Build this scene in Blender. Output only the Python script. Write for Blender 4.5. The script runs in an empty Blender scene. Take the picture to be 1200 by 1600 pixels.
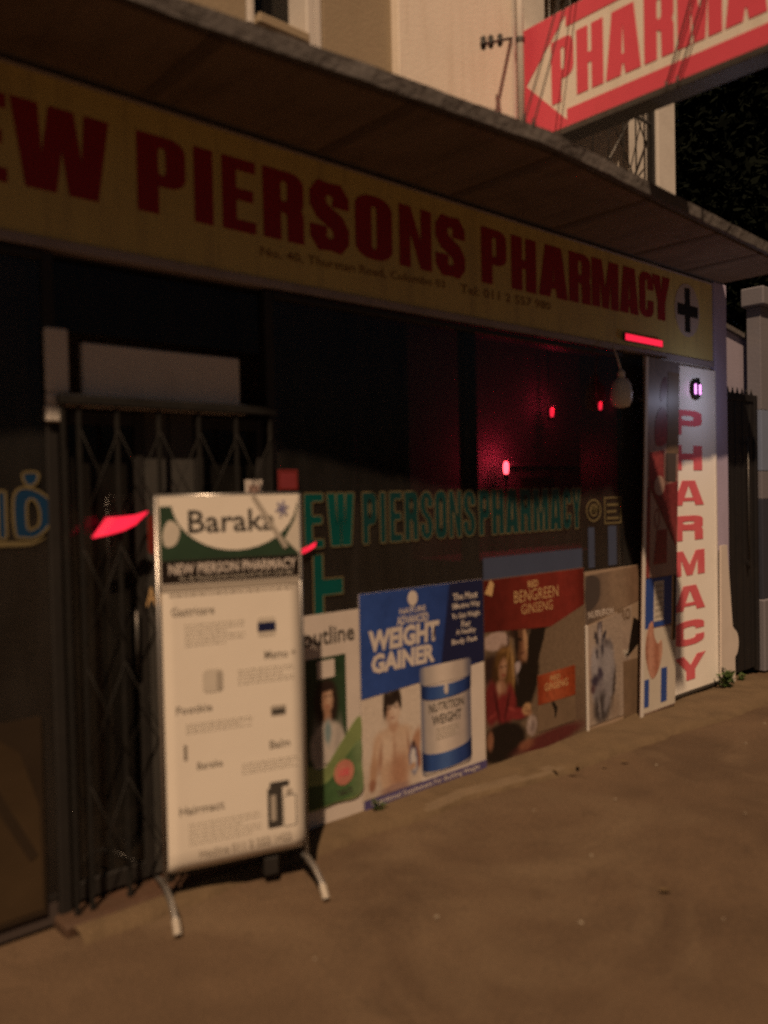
import bpy, bmesh, math, random
from mathutils import Vector, noise, Matrix
from mathutils.geometry import tessellate_polygon

random.seed(11)
scene = bpy.context.scene
COL = scene.collection

# ------------------------------------------------------------------ camera
yaw, pitch, roll = math.radians(48.1), math.atan(30 / 1300), 0.021
fw = Vector((math.cos(yaw) * math.cos(pitch), math.sin(yaw) * math.cos(pitch), -math.sin(pitch)))
rt = Vector((math.sin(yaw), -math.cos(yaw), 0))
up = rt.cross(fw)
R = math.cos(roll) * rt - math.sin(roll) * up
U = math.cos(roll) * up + math.sin(roll) * rt
cam_d = bpy.data.cameras.new('camera')
cam = bpy.data.objects.new('camera', cam_d)
COL.objects.link(cam)
cam.matrix_world = Matrix(((R.x, U.x, -fw.x, 0), (R.y, U.y, -fw.y, -3.15), (R.z, U.z, -fw.z, 1.6), (0, 0, 0, 1)))
cam_d.sensor_fit = 'HORIZONTAL'
cam_d.sensor_width = 36.0
cam_d.lens = 36.0 * 1300 / 1200
cam_d.clip_start = 0.05
cam_d.clip_end = 500
cam_d.dof.use_dof = True
cam_d.dof.focus_distance = 30.0
cam_d.dof.aperture_fstop = 1.6
scene.camera = cam

# ------------------------------------------------------------------ night light: one warm street-lamp-like sun, very weak sky
LDIR = Vector((0.85, 0.83, -1.74)).normalized()
world = bpy.data.worlds.new('World')
scene.world = world
world.use_nodes = True
wn = world.node_tree.nodes
sky = wn.new('ShaderNodeTexSky')
sky.sky_type = 'NISHITA'
sky.sun_disc = False
sky.sun_elevation = math.asin(-LDIR.z)
sky.sun_rotation = math.atan2(-LDIR.x, -LDIR.y)
sky.dust_density = 4.0
world.node_tree.links.new(sky.outputs[0], wn['Background'].inputs[0])
wn['Background'].inputs[1].default_value = 0.006
sun_d = bpy.data.lights.new('sun', 'SUN')
sun_d.energy = 3.9
sun_d.color = (1.0, 0.68, 0.42)
sun_d.angle = math.radians(0.9)
sun = bpy.data.objects.new('sun', sun_d)
COL.objects.link(sun)
sun.rotation_euler = LDIR.to_track_quat('-Z', 'Y').to_euler()
sun.location = (-4, -4, 8)
scene.view_settings.view_transform = 'Standard'
scene.view_settings.look = 'None'
scene.view_settings.exposure = 0.0
scene.view_settings.gamma = 1.0
scene.cycles.use_denoising = False
scene.cycles.max_bounces = 8
scene.cycles.transparent_max_bounces = 16

# ------------------------------------------------------------------ materials
MATS = {}


def mat(name, col, rough=0.6, var=0.12, scale=9.0, bump=0.0, bscale=40.0, spec=0.35, metal=0.0, dirt=0.0, dirt_col=(0.05, 0.04, 0.03), dscale=3.0):
    if name in MATS:
        return MATS[name]
    m = bpy.data.materials.new(name)
    m.use_nodes = True
    nt = m.node_tree
    n, l = nt.nodes, nt.links
    b = n['Principled BSDF']
    b.inputs['Roughness'].default_value = rough
    b.inputs['Metallic'].default_value = metal
    b.inputs['Specular IOR Level'].default_value = spec
    tc = n.new('ShaderNodeTexCoord')
    nz = n.new('ShaderNodeTexNoise')
    nz.inputs['Scale'].default_value = scale
    nz.inputs['Detail'].default_value = 6
    nz.inputs['Roughness'].default_value = 0.65
    l.new(tc.outputs['Object'], nz.inputs['Vector'])
    mx = n.new('ShaderNodeMix')
    mx.data_type = 'RGBA'
    mx.inputs[6].default_value = (*[c * (1 - var) for c in col], 1)
    mx.inputs[7].default_value = (*[min(1, c * (1 + var)) for c in col], 1)
    l.new(nz.outputs['Fac'], mx.inputs[0])
    out = mx.outputs[2]
    if dirt > 0:
        nd = n.new('ShaderNodeTexNoise')
        nd.inputs['Scale'].default_value = dscale
        nd.inputs['Detail'].default_value = 8
        nd.inputs['Roughness'].default_value = 0.7
        nd.inputs['Distortion'].default_value = 0.6
        l.new(tc.outputs['Object'], nd.inputs['Vector'])
        rp = n.new('ShaderNodeValToRGB')
        rp.color_ramp.elements[0].position = 0.48
        rp.color_ramp.elements[0].color = (0, 0, 0, 1)
        rp.color_ramp.elements[1].position = 0.72
        rp.color_ramp.elements[1].color = (dirt, dirt, dirt, 1)
        l.new(nd.outputs['Fac'], rp.inputs[0])
        m2 = n.new('ShaderNodeMix')
        m2.data_type = 'RGBA'
        l.new(rp.outputs[0], m2.inputs[0])
        l.new(out, m2.inputs[6])
        m2.inputs[7].default_value = (*dirt_col, 1)
        out = m2.outputs[2]
    l.new(out, b.inputs['Base Color'])
    if bump > 0:
        nb = n.new('ShaderNodeTexNoise')
        nb.inputs['Scale'].default_value = bscale
        nb.inputs['Detail'].default_value = 6
        l.new(tc.outputs['Object'], nb.inputs['Vector'])
        bp = n.new('ShaderNodeBump')
        bp.inputs['Strength'].default_value = bump
        bp.inputs['Distance'].default_value = 0.02
        l.new(nb.outputs['Fac'], bp.inputs['Height'])
        l.new(bp.outputs[0], b.inputs['Normal'])
    MATS[name] = m
    return m


def photo_print(name, axis, a, b, stops, mottle=0.25, scale=14.0, rough=0.42, warp=0.03):
    """ink of a printed photograph: tones running along one axis of the sheet, broken up by mottling"""
    if name in MATS:
        return MATS[name]
    m = bpy.data.materials.new(name)
    m.use_nodes = True
    nt = m.node_tree
    n, l = nt.nodes, nt.links
    bs = n['Principled BSDF']
    bs.inputs['Roughness'].default_value = rough
    bs.inputs['Specular IOR Level'].default_value = 0.3
    tc = n.new('ShaderNodeTexCoord')
    sp = n.new('ShaderNodeSeparateXYZ')
    l.new(tc.outputs['Object'], sp.inputs[0])
    nz = n.new('ShaderNodeTexNoise')
    nz.inputs['Scale'].default_value = scale
    nz.inputs['Detail'].default_value = 5
    l.new(tc.outputs['Object'], nz.inputs['Vector'])
    wv = n.new('ShaderNodeMath')
    wv.operation = 'MULTIPLY_ADD'
    wv.inputs[1].default_value = warp * 2
    l.new(nz.outputs['Fac'], wv.inputs[0])
    l.new(sp.outputs['XYZ'.index(axis)], wv.inputs[2])
    mr = n.new('ShaderNodeMapRange')
    mr.inputs[1].default_value = a + warp
    mr.inputs[2].default_value = b + warp
    l.new(wv.outputs[0], mr.inputs[0])
    rp = n.new('ShaderNodeValToRGB')
    rp.color_ramp.interpolation = 'EASE'
    el = rp.color_ramp.elements
    while len(el) < len(stops):
        el.new(0.5)
    for e, (ps, c) in zip(el, stops):
        e.position = ps
        e.color = (*c, 1)
    l.new(mr.outputs[0], rp.inputs[0])
    n2 = n.new('ShaderNodeTexNoise')
    n2.inputs['Scale'].default_value = scale * 2.3
    n2.inputs['Detail'].default_value = 6
    n2.inputs['Roughness'].default_value = 0.7
    l.new(tc.outputs['Object'], n2.inputs['Vector'])
    m2 = n.new('ShaderNodeMapRange')
    m2.inputs[1].default_value = 0.3
    m2.inputs[2].default_value = 0.7
    m2.inputs[3].default_value = 1 - mottle
    m2.inputs[4].default_value = 1 + mottle
    l.new(n2.outputs['Fac'], m2.inputs[0])
    mx = n.new('ShaderNodeMix')
    mx.data_type = 'RGBA'
    mx.blend_type = 'MULTIPLY'
    mx.inputs[0].default_value = 1
    l.new(rp.outputs[0], mx.inputs[6])
    l.new(m2.outputs[0], mx.inputs[7])
    l.new(mx.outputs[2], bs.inputs['Base Color'])
    MATS[name] = m
    return m


def painted(name, base, layers, warp=0.012, wscale=22.0, mottle=0.2):
    """a printed photograph: soft-edged patches of ink (x, z, rx, rz, turn, softness, colour, strength) on a base tone"""
    m = bpy.data.materials.new(name)
    m.use_nodes = True
    nt = m.node_tree
    n, l = nt.nodes, nt.links
    bs = n['Principled BSDF']
    bs.inputs['Roughness'].default_value = 0.42
    bs.inputs['Specular IOR Level'].default_value = 0.3
    tc = n.new('ShaderNodeTexCoord')
    nz = n.new('ShaderNodeTexNoise')
    nz.inputs['Scale'].default_value = wscale
    nz.inputs['Detail'].default_value = 4
    l.new(tc.outputs['Object'], nz.inputs['Vector'])
    sb = n.new('ShaderNodeVectorMath')
    sb.operation = 'SUBTRACT'
    sb.inputs[1].default_value = (.5, .5, .5)
    l.new(nz.outputs['Color'], sb.inputs[0])
    sc = n.new('ShaderNodeVectorMath')
    sc.operation = 'SCALE'
    sc.inputs['Scale'].default_value = warp * 2
    l.new(sb.outputs[0], sc.inputs[0])
    ad = n.new('ShaderNodeVectorMath')
    l.new(tc.outputs['Object'], ad.inputs[0])
    l.new(sc.outputs[0], ad.inputs[1])
    fl = n.new('ShaderNodeVectorMath')
    fl.operation = 'MULTIPLY'
    fl.inputs[1].default_value = (1, 0, 1)
    l.new(ad.outputs[0], fl.inputs[0])
    col = None
    for (cx_, cz_, rx_, rz_, rot_, soft_, c_, f_) in layers:
        mp = n.new('ShaderNodeMapping')
        mp.vector_type = 'TEXTURE'
        mp.inputs['Location'].default_value = (cx_, 0, cz_)
        mp.inputs['Rotation'].default_value = (0, math.radians(-rot_), 0)
        mp.inputs['Scale'].default_value = (rx_, 1, rz_)
        l.new(fl.outputs[0], mp.inputs[0])
        ln = n.new('ShaderNodeVectorMath')
        ln.operation = 'LENGTH'
        l.new(mp.outputs[0], ln.inputs[0])
        mr = n.new('ShaderNodeMapRange')
        mr.interpolation_type = 'SMOOTHSTEP'
        mr.inputs[1].default_value = 1 - soft_
        mr.inputs[2].default_value = 1 + soft_
        mr.inputs[3].default_value = f_
        mr.inputs[4].default_value = 0
        l.new(ln.outputs['Value'], mr.inputs[0])
        mx = n.new('ShaderNodeMix')
        mx.data_type = 'RGBA'
        l.new(mr.outputs[0], mx.inputs[0])
        if col is None:
            mx.inputs[6].default_value = (*base, 1)
        else:
            l.new(col, mx.inputs[6])
        mx.inputs[7].default_value = (*c_, 1)
        col = mx.outputs[2]
    n2 = n.new('ShaderNodeTexNoise')
    n2.inputs['Scale'].default_value = wscale * 2.2
    n2.inputs['Detail'].default_value = 7
    n2.inputs['Roughness'].default_value = 0.75
    l.new(tc.outputs['Object'], n2.inputs['Vector'])
    m2 = n.new('ShaderNodeMapRange')
    m2.inputs[1].default_value = 0.3
    m2.inputs[2].default_value = 0.7
    m2.inputs[3].default_value = 1 - mottle
    m2.inputs[4].default_value = 1 + mottle
    l.new(n2.outputs['Fac'], m2.inputs[0])
    mu = n.new('ShaderNodeMix')
    mu.data_type = 'RGBA'
    mu.blend_type = 'MULTIPLY'
    mu.inputs[0].default_value = 1
    l.new(col, mu.inputs[6])
    l.new(m2.outputs[0], mu.inputs[7])
    l.new(mu.outputs[2], bs.inputs['Base Color'])
    return m


def emit(name, col, strength):
    if name in MATS:
        return MATS[name]
    m = bpy.data.materials.new(name)
    m.use_nodes = True
    nt = m.node_tree
    b = nt.nodes['Principled BSDF']
    b.inputs['Base Color'].default_value = (*[c * 0.5 for c in col], 1)
    b.inputs['Emission Color'].default_value = (*col, 1)
    b.inputs['Emission Strength'].default_value = strength
    MATS[name] = m
    return m


def glass_mat(name, tint):
    m = bpy.data.materials.new(name)
    m.use_nodes = True
    nt = m.node_tree
    n, l = nt.nodes, nt.links
    for x in list(n):
        if x.type == 'BSDF_PRINCIPLED':
            n.remove(x)
    o = [x for x in n if x.type == 'OUTPUT_MATERIAL'][0]
    tr = n.new('ShaderNodeBsdfTransparent')
    tr.inputs[0].default_value = (*tint, 1)
    gl = n.new('ShaderNodeBsdfGlossy')
    gl.inputs['Roughness'].default_value = 0.06
    lw = n.new('ShaderNodeLayerWeight')
    lw.inputs[0].default_value = 0.5
    pw_ = n.new('ShaderNodeMath')
    pw_.operation = 'POWER'
    pw_.inputs[1].default_value = 4.0
    l.new(lw.outputs['Facing'], pw_.inputs[0])
    fr = n.new('ShaderNodeMapRange')
    fr.inputs[3].default_value = 0.04
    fr.inputs[4].default_value = 0.9
    l.new(pw_.outputs[0], fr.inputs[0])
    tc = n.new('ShaderNodeTexCoord')
    nz = n.new('ShaderNodeTexNoise')
    nz.inputs['Scale'].default_value = 2.0
    l.new(tc.outputs['Object'], nz.inputs['Vector'])
    bp = n.new('ShaderNodeBump')
    bp.inputs['Strength'].default_value = 0.08
    bp.inputs['Distance'].default_value = 0.02
    l.new(nz.outputs['Fac'], bp.inputs['Height'])
    l.new(bp.outputs[0], gl.inputs['Normal'])
    mx = n.new('ShaderNodeMixShader')
    l.new(fr.outputs[0], mx.inputs[0])
    l.new(tr.outputs[0], mx.inputs[1])
    l.new(gl.outputs[0], mx.inputs[2])
    # thin film of dust on the pane
    df = n.new('ShaderNodeBsdfDiffuse')
    df.inputs[0].default_value = (0.30, 0.27, 0.24, 1)
    nd = n.new('ShaderNodeTexNoise')
    nd.inputs['Scale'].default_value = 5
    nd.inputs['Detail'].default_value = 8
    mp = n.new('ShaderNodeMapping')
    mp.inputs['Scale'].default_value = (1.6, 1, 0.5)
    l.new(tc.outputs['Object'], mp.inputs[0])
    l.new(mp.outputs[0], nd.inputs['Vector'])
    mr = n.new('ShaderNodeMapRange')
    mr.inputs[1].default_value = 0.35
    mr.inputs[2].default_value = 0.8
    mr.inputs[3].default_value = 0.026
    mr.inputs[4].default_value = 0.055
    l.new(nd.outputs['Fac'], mr.inputs[0])
    m3 = n.new('ShaderNodeMixShader')
    l.new(mr.outputs[0], m3.inputs[0])
    l.new(mx.outputs[0], m3.inputs[1])
    l.new(df.outputs[0], m3.inputs[2])
    l.new(m3.outputs[0], o.inputs['Surface'])
    return m


def ground_mat():
    m = bpy.data.materials.new('pavement_dirt')
    m.use_nodes = True
    nt = m.node_tree
    n, l = nt.nodes, nt.links
    b = n['Principled BSDF']
    b.inputs['Roughness'].default_value = 0.85
    b.inputs['Specular IOR Level'].default_value = 0.2
    tc = n.new('ShaderNodeTexCoord')

    def nz(scale, detail=6, rough=0.6, dist=0.0):
        x = n.new('ShaderNodeTexNoise')
        x.inputs['Scale'].default_value = scale
        x.inputs['Detail'].default_value = detail
        x.inputs['Roughness'].default_value = rough
        x.inputs['Distortion'].default_value = dist
        l.new(tc.outputs['Object'], x.inputs['Vector'])
        return x

    def ramp(src, p0, c0, p1, c1):
        r = n.new('ShaderNodeValToRGB')
        r.color_ramp.elements[0].position = p0
        r.color_ramp.elements[0].color = (*c0, 1)
        r.color_ramp.elements[1].position = p1
        r.color_ramp.elements[1].color = (*c1, 1)
        l.new(src, r.inputs[0])
        return r

    def mix(f, a, c):
        x = n.new('ShaderNodeMix')
        x.data_type = 'RGBA'
        for i, s in ((0, f), (6, a), (7, c)):
            if hasattr(s, 'node'):
                l.new(s, x.inputs[i])
            else:
                x.inputs[i].default_value = s if i == 0 else (*s, 1)
        return x.outputs[2]
    base = ramp(nz(1.6, 5, 0.55, 0.5).outputs['Fac'], 0.36, (0.084, 0.055, 0.0345), 0.66, (0.118, 0.078, 0.0485))
    patch = ramp(nz(0.95, 5, 0.55, 1.2).outputs['Fac'], 0.52, (0, 0, 0), 0.68, (0.85, 0.85, 0.85))
    c = mix(patch.outputs[0], base.outputs[0], (0.136, 0.095, 0.060))
    dark = ramp(nz(3.2, 7, 0.7, 0.8).outputs['Fac'], 0.56, (0, 0, 0), 0.74, (0.6, 0.6, 0.6))
    c = mix(dark.outputs[0], c, (0.058, 0.038, 0.023))
    spk = ramp(nz(70, 3, 0.6).outputs['Fac'], 0.3, (0.80, 0.80, 0.80), 0.75, (1.18, 1.16, 1.12))
    mm = n.new('ShaderNodeMix')
    mm.data_type = 'RGBA'
    mm.blend_type = 'MULTIPLY'
    mm.inputs[0].default_value = 1
    l.new(c, mm.inputs[6])
    l.new(spk.outputs[0], mm.inputs[7])
    l.new(mm.outputs[2], b.inputs['Base Color'])
    ad = n.new('ShaderNodeMath')
    ad.operation = 'ADD'
    l.new(nz(14, 8, 0.65).outputs['Fac'], ad.inputs[0])
    l.new(nz(120, 4, 0.6).outputs['Fac'], ad.inputs[1])
    bp = n.new('ShaderNodeBump')
    bp.inputs['Strength'].default_value = 0.28
    bp.inputs['Distance'].default_value = 0.02
    l.new(ad.outputs[0], bp.inputs['Height'])
    l.new(bp.outputs[0], b.inputs['Normal'])
    return m


# ------------------------------------------------------------------ object helpers
def tag(o, label, cat, group=None):
    o['label'] = label
    o['category'] = cat
    if group:
        o['group'] = group
    return o


def thing(name, label, cat, loc=(0, 0, 0), rz=0.0, group=None):
    o = bpy.data.objects.new(name, None)
    o.empty_display_size = 0.1
    COL.objects.link(o)
    o.location = loc
    o.rotation_euler = (0, 0, rz)
    return tag(o, label, cat, group)


def link(name, me, m, parent=None, smooth=False):
    if m is not None and not me.materials:
        me.materials.append(m)
    if smooth:
        for p in me.polygons:
            p.use_smooth = True
    o = bpy.data.objects.new(name, me)
    COL.objects.link(o)
    if parent:
        o.parent = parent
    return o


def bm_link(name, bm, m, parent=None, smooth=False):
    bmesh.ops.recalc_face_normals(bm, faces=bm.faces)
    me = bpy.data.meshes.new(name)
    bm.to_mesh(me)
    bm.free()
    return link(name, me, m, parent, smooth)


def add_box(bm, x0, y0, z0, x1, y1, z1):
    vs = [bm.verts.new(p) for p in ((x0, y0, z0), (x1, y0, z0), (x1, y1, z0), (x0, y1, z0), (x0, y0, z1), (x1, y0, z1), (x1, y1, z1), (x0, y1, z1))]
    for f in ((0, 1, 2, 3), (4, 7, 6, 5), (0, 4, 5, 1), (1, 5, 6, 2), (2, 6, 7, 3), (3, 7, 4, 0)):
        bm.faces.new([vs[i] for i in f])


def box(name, c0, c1, m, parent=None, bev=0.004):
    bm = bmesh.new()
    add_box(bm, *[min(a, b) for a, b in zip(c0, c1)], *[max(a, b) for a, b in zip(c0, c1)])
    if bev:
        bmesh.ops.bevel(bm, geom=list(bm.edges), offset=bev, segments=1, affect='EDGES')
    return bm_link(name, bm, m, parent)


def add_tube(bm, pts, r, n=8, caps=True, radii=None):
    rings = []
    pts = [Vector(p) for p in pts]
    for i, p in enumerate(pts):
        a = pts[max(i - 1, 0)]
        c = pts[min(i + 1, len(pts) - 1)]
        d = (c - a).normalized()
        q = d.to_track_quat('Z', 'Y')
        rr_ = radii[i] if radii else r
        rings.append([bm.verts.new(p + q @ Vector((math.cos(t) * rr_, math.sin(t) * rr_, 0))) for t in [k * 2 * math.pi / n for k in range(n)]])
    for a, b in zip(rings, rings[1:]):
        for k in range(n):
            bm.faces.new((a[k], a[(k + 1) % n], b[(k + 1) % n], b[k]))
    if caps:
        bm.faces.new(rings[0][::-1])
        bm.faces.new(rings[-1])


def tube(name, pts, r, m, parent=None, n=8, radii=None):
    bm = bmesh.new()
    add_tube(bm, pts, r, n, True, radii)
    return bm_link(name, bm, m, parent, True)


def add_lathe(bm, prof, c=(0, 0, 0), n=14):
    rings = []
    for r, z in prof:
        rings.append([bm.verts.new((c[0] + r * math.cos(k * 2 * math.pi / n), c[1] + r * math.sin(k * 2 * math.pi / n), c[2] + z)) for k in range(n)])
    for a, b in zip(rings, rings[1:]):
        for k in range(n):
            bm.faces.new((a[k], a[(k + 1) % n], b[(k + 1) % n], b[k]))
    bm.faces.new(rings[0][::-1])
    bm.faces.new(rings[-1])


def add_flat(bm, loops, y, th=0.0012):
    """filled outline (with holes) standing in the x-z plane, front towards -y"""
    v3 = [[Vector((x, z, 0)) for x, z in lp] for lp in loops]
    tris = tessellate_polygon(v3)
    flat = [p for lp in loops for p in lp]
    fr = [bm.verts.new((x, y - th, z)) for x, z in flat]
    for t in tris:
        try:
            f = bm.faces.new([fr[i] for i in t])
        except ValueError:
            pass
    k = 0
    bk = [bm.verts.new((x, y, z)) for x, z in flat]
    for lp in loops:
        n = len(lp)
        for i in range(n):
            j = (i + 1) % n
            bm.faces.new((fr[k + i], fr[k + j], bk[k + j], bk[k + i]))
        k += n


def flat(name, loops, y, m, parent, th=0.0012):
    bm = bmesh.new()
    if not isinstance(loops[0][0], (tuple, list)):
        loops = [loops]
    add_flat(bm, loops, y, th)
    bm.normal_update()
    # front faces must look towards -y
    for f in bm.faces:
        if abs(f.normal.y) > 0.9 and f.normal.y > 0:
            f.normal_flip()
    me = bpy.data.meshes.new(name)
    bm.to_mesh(me)
    bm.free()
    return link(name, me, m, parent)


def rect(x0, z0, x1, z1):
    return [(x0, z0), (x1, z0), (x1, z1), (x0, z1)]


def arc(cx, cz, rx, rz, a0, a1, n=8):
    return [(cx + rx * math.cos(math.radians(a0 + (a1 - a0) * i / n)), cz + rz * math.sin(math.radians(a0 + (a1 - a0) * i / n))) for i in range(n + 1)]


def rrect(x0, z0, x1, z1, rx, rz=None, n=5):
    rz = rz or rx
    return arc(x0 + rx, z0 + rz, rx, rz, 180, 270, n) + arc(x1 - rx, z0 + rz, rx, rz, 270, 360, n) + arc(x1 - rx, z1 - rz, rx, rz, 0, 90, n) + arc(x0 + rx, z1 - rz, rx, rz, 90, 180, n)


def blob(pts, n=5):
    """closed smooth outline through the points"""
    out = []
    m = len(pts)
    for i in range(m):
        p0, p1, p2, p3 = pts[i - 1], pts[i], pts[(i + 1) % m], pts[(i + 2) % m]
        for k in range(n):
            t = k / n
            out.append(tuple(0.5 * (2 * p1[j] + (p2[j] - p0[j]) * t + (2 * p0[j] - 5 * p1[j] + 4 * p2[j] - p3[j]) * t * t + (3 * p1[j] - p0[j] - 3 * p2[j] + p3[j]) * t ** 3) for j in (0, 1)))
    return out


def stroke(pts, hw):
    """outline of a thick line through the points"""
    L, Rr = [], []
    n = len(pts)
    for i in range(n):
        a = pts[max(i - 1, 0)]
        c = pts[min(i + 1, n - 1)]
        dx, dz = c[0] - a[0], c[1] - a[1]
        d = math.hypot(dx, dz) or 1
        h = hw[i] if isinstance(hw, list) else hw
        L.append((pts[i][0] - dz / d * h, pts[i][1] + dx / d * h))
        Rr.append((pts[i][0] + dz / d * h, pts[i][1] - dx / d * h))
    return Rr + L[::-1]


def ell(cx, cz, rx, rz, n=24):
    return [(cx + rx * math.cos(2 * math.pi * i / n), cz + rz * math.sin(2 * math.pi * i / n)) for i in range(n)]


# heavy condensed poster letters, drawn in a box w wide and 1 high
def glyph(ch, w, s=None, t=0.16):
    s = s or min(0.36, w * (0.37 if ch in 'NMW' else 0.42 if ch in 'EF' else 0.43))
    r = w * 0.34
    rz = 0.16
    if ch == 'I':
        return [rect(0, 0, w, 1)]
    if ch == 'E':
        return [[(0, 0), (w, 0), (w, t), (s, t), (s, .43), (w * .93, .43), (w * .93, .43 + t), (s, .43 + t), (s, 1 - t), (w, 1 - t), (w, 1), (0, 1)]]
    if ch == 'F':
        return [[(0, 0), (s, 0), (s, .43), (w * .93, .43), (w * .93, .43 + t), (s, .43 + t), (s, 1 - t), (w, 1 - t), (w, 1), (0, 1)]]
    if ch == 'H':
        return [[(0, 0), (s, 0), (s, .42), (w - s, .42), (w - s, 0), (w, 0), (w, 1), (w - s, 1), (w - s, .42 + t), (s, .42 + t), (s, 1), (0, 1)]]
    if ch == 'N':
        return [[(0, 0), (s * .9, 0), (s * .9, .58), (w - s * .95, 0), (w, 0), (w, 1), (w - s * .9, 1), (w - s * .9, .45), (s * .95, 1), (0, 1)]]
    if ch == 'P':
        return [[(0, 0), (s, 0), (s, .36)] + arc(w - r, .36 + rz, r, rz, 270, 360) + arc(w - r, 1 - rz, r, rz, 0, 90) + [(0, 1)],
                rrect(s, .36 + t * .9, w - s * .95, 1 - t * .9, (w - 1.95 * s) * .35, .07)[::-1]]
    if ch == 'R':
        return [[(0, 0), (s, 0), (s, .42), (w - s * .98, .38), (w - s * .95, 0), (w, 0), (w, .40), (w * .95, .49), (w, .57)] + arc(w - r, 1 - rz, r, rz, 0, 90) + [(0, 1)],
                rrect(s, .42 + t * .9, w - s * .95, 1 - t * .9, (w - 1.95 * s) * .35, .07)[::-1]]
    if ch == 'O':
        return [rrect(0, 0, w, 1, w * .42, .2), rrect(s, t, w - s, 1 - t, (w - 2 * s) * .45, .07)[::-1]]
    if ch == 'C':
        r2 = w * .42
        i0 = (w - 2 * s) * .45
        return [[(w, .38)] + [(w, .2)] + arc(w - r2, .2, r2, .2, 0, -90)[1:] + arc(r2, .2, r2, .2, 270, 180) + arc(r2, .8, r2, .2, 180, 90) + arc(w - r2, .8, r2, .2, 90, 0) + [(w, .62), (w - s, .62)] +
                arc(w - s - i0, 1 - t - .07, i0, .07, 0, 90) + arc(s + i0, 1 - t - .07, i0, .07, 90, 180) + arc(s + i0, t + .07, i0, .07, 180, 270) + arc(w - s - i0, t + .07, i0, .07, 270, 360) + [(w - s, .38)]]
    if ch == 'S':
        h = s * .5
        c = [(w - h, .66), (w - h, .80), (w * .70, .905), (w * .5, .92), (w * .3, .905), (h, .80), (h, .68), (w * .3, .58), (w * .5, .5), (w * .7, .42), (w - h, .31), (w - h, .19), (w * .7, .095), (w * .5, .08), (w * .3, .095), (h, .20), (h, .35)]
        hw = [h, h, h * .85, .085, h * .85, h, h, h * .95, h * .9, h * .95, h, h, h * .85, .085, h * .85, h, h]
        return [stroke(c, hw)]
    if ch == 'A':
        return [[(0, 0), (s, 0), (s * 1.12, .17), (w - s * 1.12, .17), (w - s, 0), (w, 0), (w * .5 + s * .72, 1), (w * .5 - s * .72, 1)],
                [(s * 1.25, .31), (w * .5, .80), (w - s * 1.25, .31)]]
    if ch == 'M':
        q = s * .82
        return [[(0, 0), (q, 0), (q, .66), (w * .5 - q * .42, 0), (w * .5 + q * .42, 0), (w - q, .66), (w - q, 0), (w, 0), (w, 1), (w - q * 1.25, 1), (w * .5, .42), (q * 1.25, 1), (0, 1)]]
    if ch == 'W':
        q = s * .86
        return [[(w * .13, 0), (w * .13 + q * 1.15, 0), (w * .5, .52), (w * .87 - q * 1.15, 0), (w * .87, 0), (w, 1), (w - q, 1), (w - q * 1.12, .42), (w * .5 + q * .48, 1), (w * .5 - q * .48, 1), (q * 1.12, .42), (q, 1), (0, 1)]]
    if ch == 'Y':
        return [[(w * .5 - s * .5, 0), (w * .5 + s * .5, 0), (w * .5 + s * .5, .40), (w, 1), (w - s * 1.02, 1), (w * .5, .60), (s * 1.02, 1), (0, 1), (w * .5 - s * .5, .40)]]
    return [rect(0, 0, w, 1)]


def letter(ch, x0, z0, x1, z1, y, m, parent, name='letter', outline=None, ow=0.006, th=0.0015, stroke_w=None, t=0.16):
    h = z1 - z0
    w = (x1 - x0) / h
    loops = [[(x0 + x * h, z0 + z * h) for x, z in lp] for lp in glyph(ch, w, stroke_w, t)]
    o = flat(name, loops, y, m, parent, th)
    if outline:
        bm = bmesh.new()
        for lp in loops:
            n = len(lp)
            for i in range(n):
                a, b = Vector(lp[i]), Vector(lp[(i + 1) % n])
                d = b - a
                if d.length < 1e-6:
                    continue
                d.normalize()
                nn = Vector((-d.y, d.x)) * ow * .5
                a2, b2 = a - d * ow * .4, b + d * ow * .4
                yy = y - th - 0.0008
                bm.faces.new([bm.verts.new((p.x, yy, p.y)) for p in (a2 - nn, b2 - nn, b2 + nn, a2 + nn)])
        bm.normal_update()
        for f in bm.faces:
            if f.normal.y > 0:
                f.normal_flip()
        me = bpy.data.meshes.new('gold_outline')
        bm.to_mesh(me)
        bm.free()
        link('gold_outline', me, outline, o)
    return o


def text(s, x0, z0, x1, z1, y, m, parent, name='lettering', bold=0.0, th=0.0008, shear=0.0, slope=0.0):
    """one line of print fitted into a box"""
    cu = bpy.data.curves.new('t', 'FONT')
    cu.body = s
    cu.offset = bold
    cu.shear = shear
    cu.resolution_u = 2
    ob = bpy.data.objects.new('t', cu)
    COL.objects.link(ob)
    dg = bpy.context.evaluated_depsgraph_get()
    me = bpy.data.meshes.new_from_object(ob.evaluated_get(dg))
    bpy.data.objects.remove(ob)
    bpy.data.curves.remove(cu)
    if not me.vertices:
        return None
    xs = [v.co.x for v in me.vertices]
    ys = [v.co.y for v in me.vertices]
    ax, bx, ay, by = min(xs), max(xs), min(ys), max(ys)
    for v in me.vertices:
        u = (v.co.x - ax) / (bx - ax)
        v.co = (x0 + u * (x1 - x0), y - th, z0 + (v.co.y - ay) / (by - ay) * (z1 - z0) + slope * u)
    me.name = name
    me.materials.clear()
    return link(name, me, m, parent)


def lines_of_print(x0, z0, x1, z1, y, m, parent, n, name='small_print'):
    """rows of unreadably small print as short dashes"""
    bm = bmesh.new()
    rh = (z1 - z0) / n
    for i in range(n):
        x = x0
        end = x1 - (random.random() * 0.35 * (x1 - x0) if i % 3 == 2 else 0)
        while x < end:
            L = min(random.uniform(0.008, 0.03), end - x)
            zt = z1 - i * rh
            add_flat(bm, [rect(x, zt - rh * .5, x + L, zt)], y, 0.0006)
            x += L + 0.006
    bm.normal_update()
    return bm_link(name, bm, m, parent)


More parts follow.
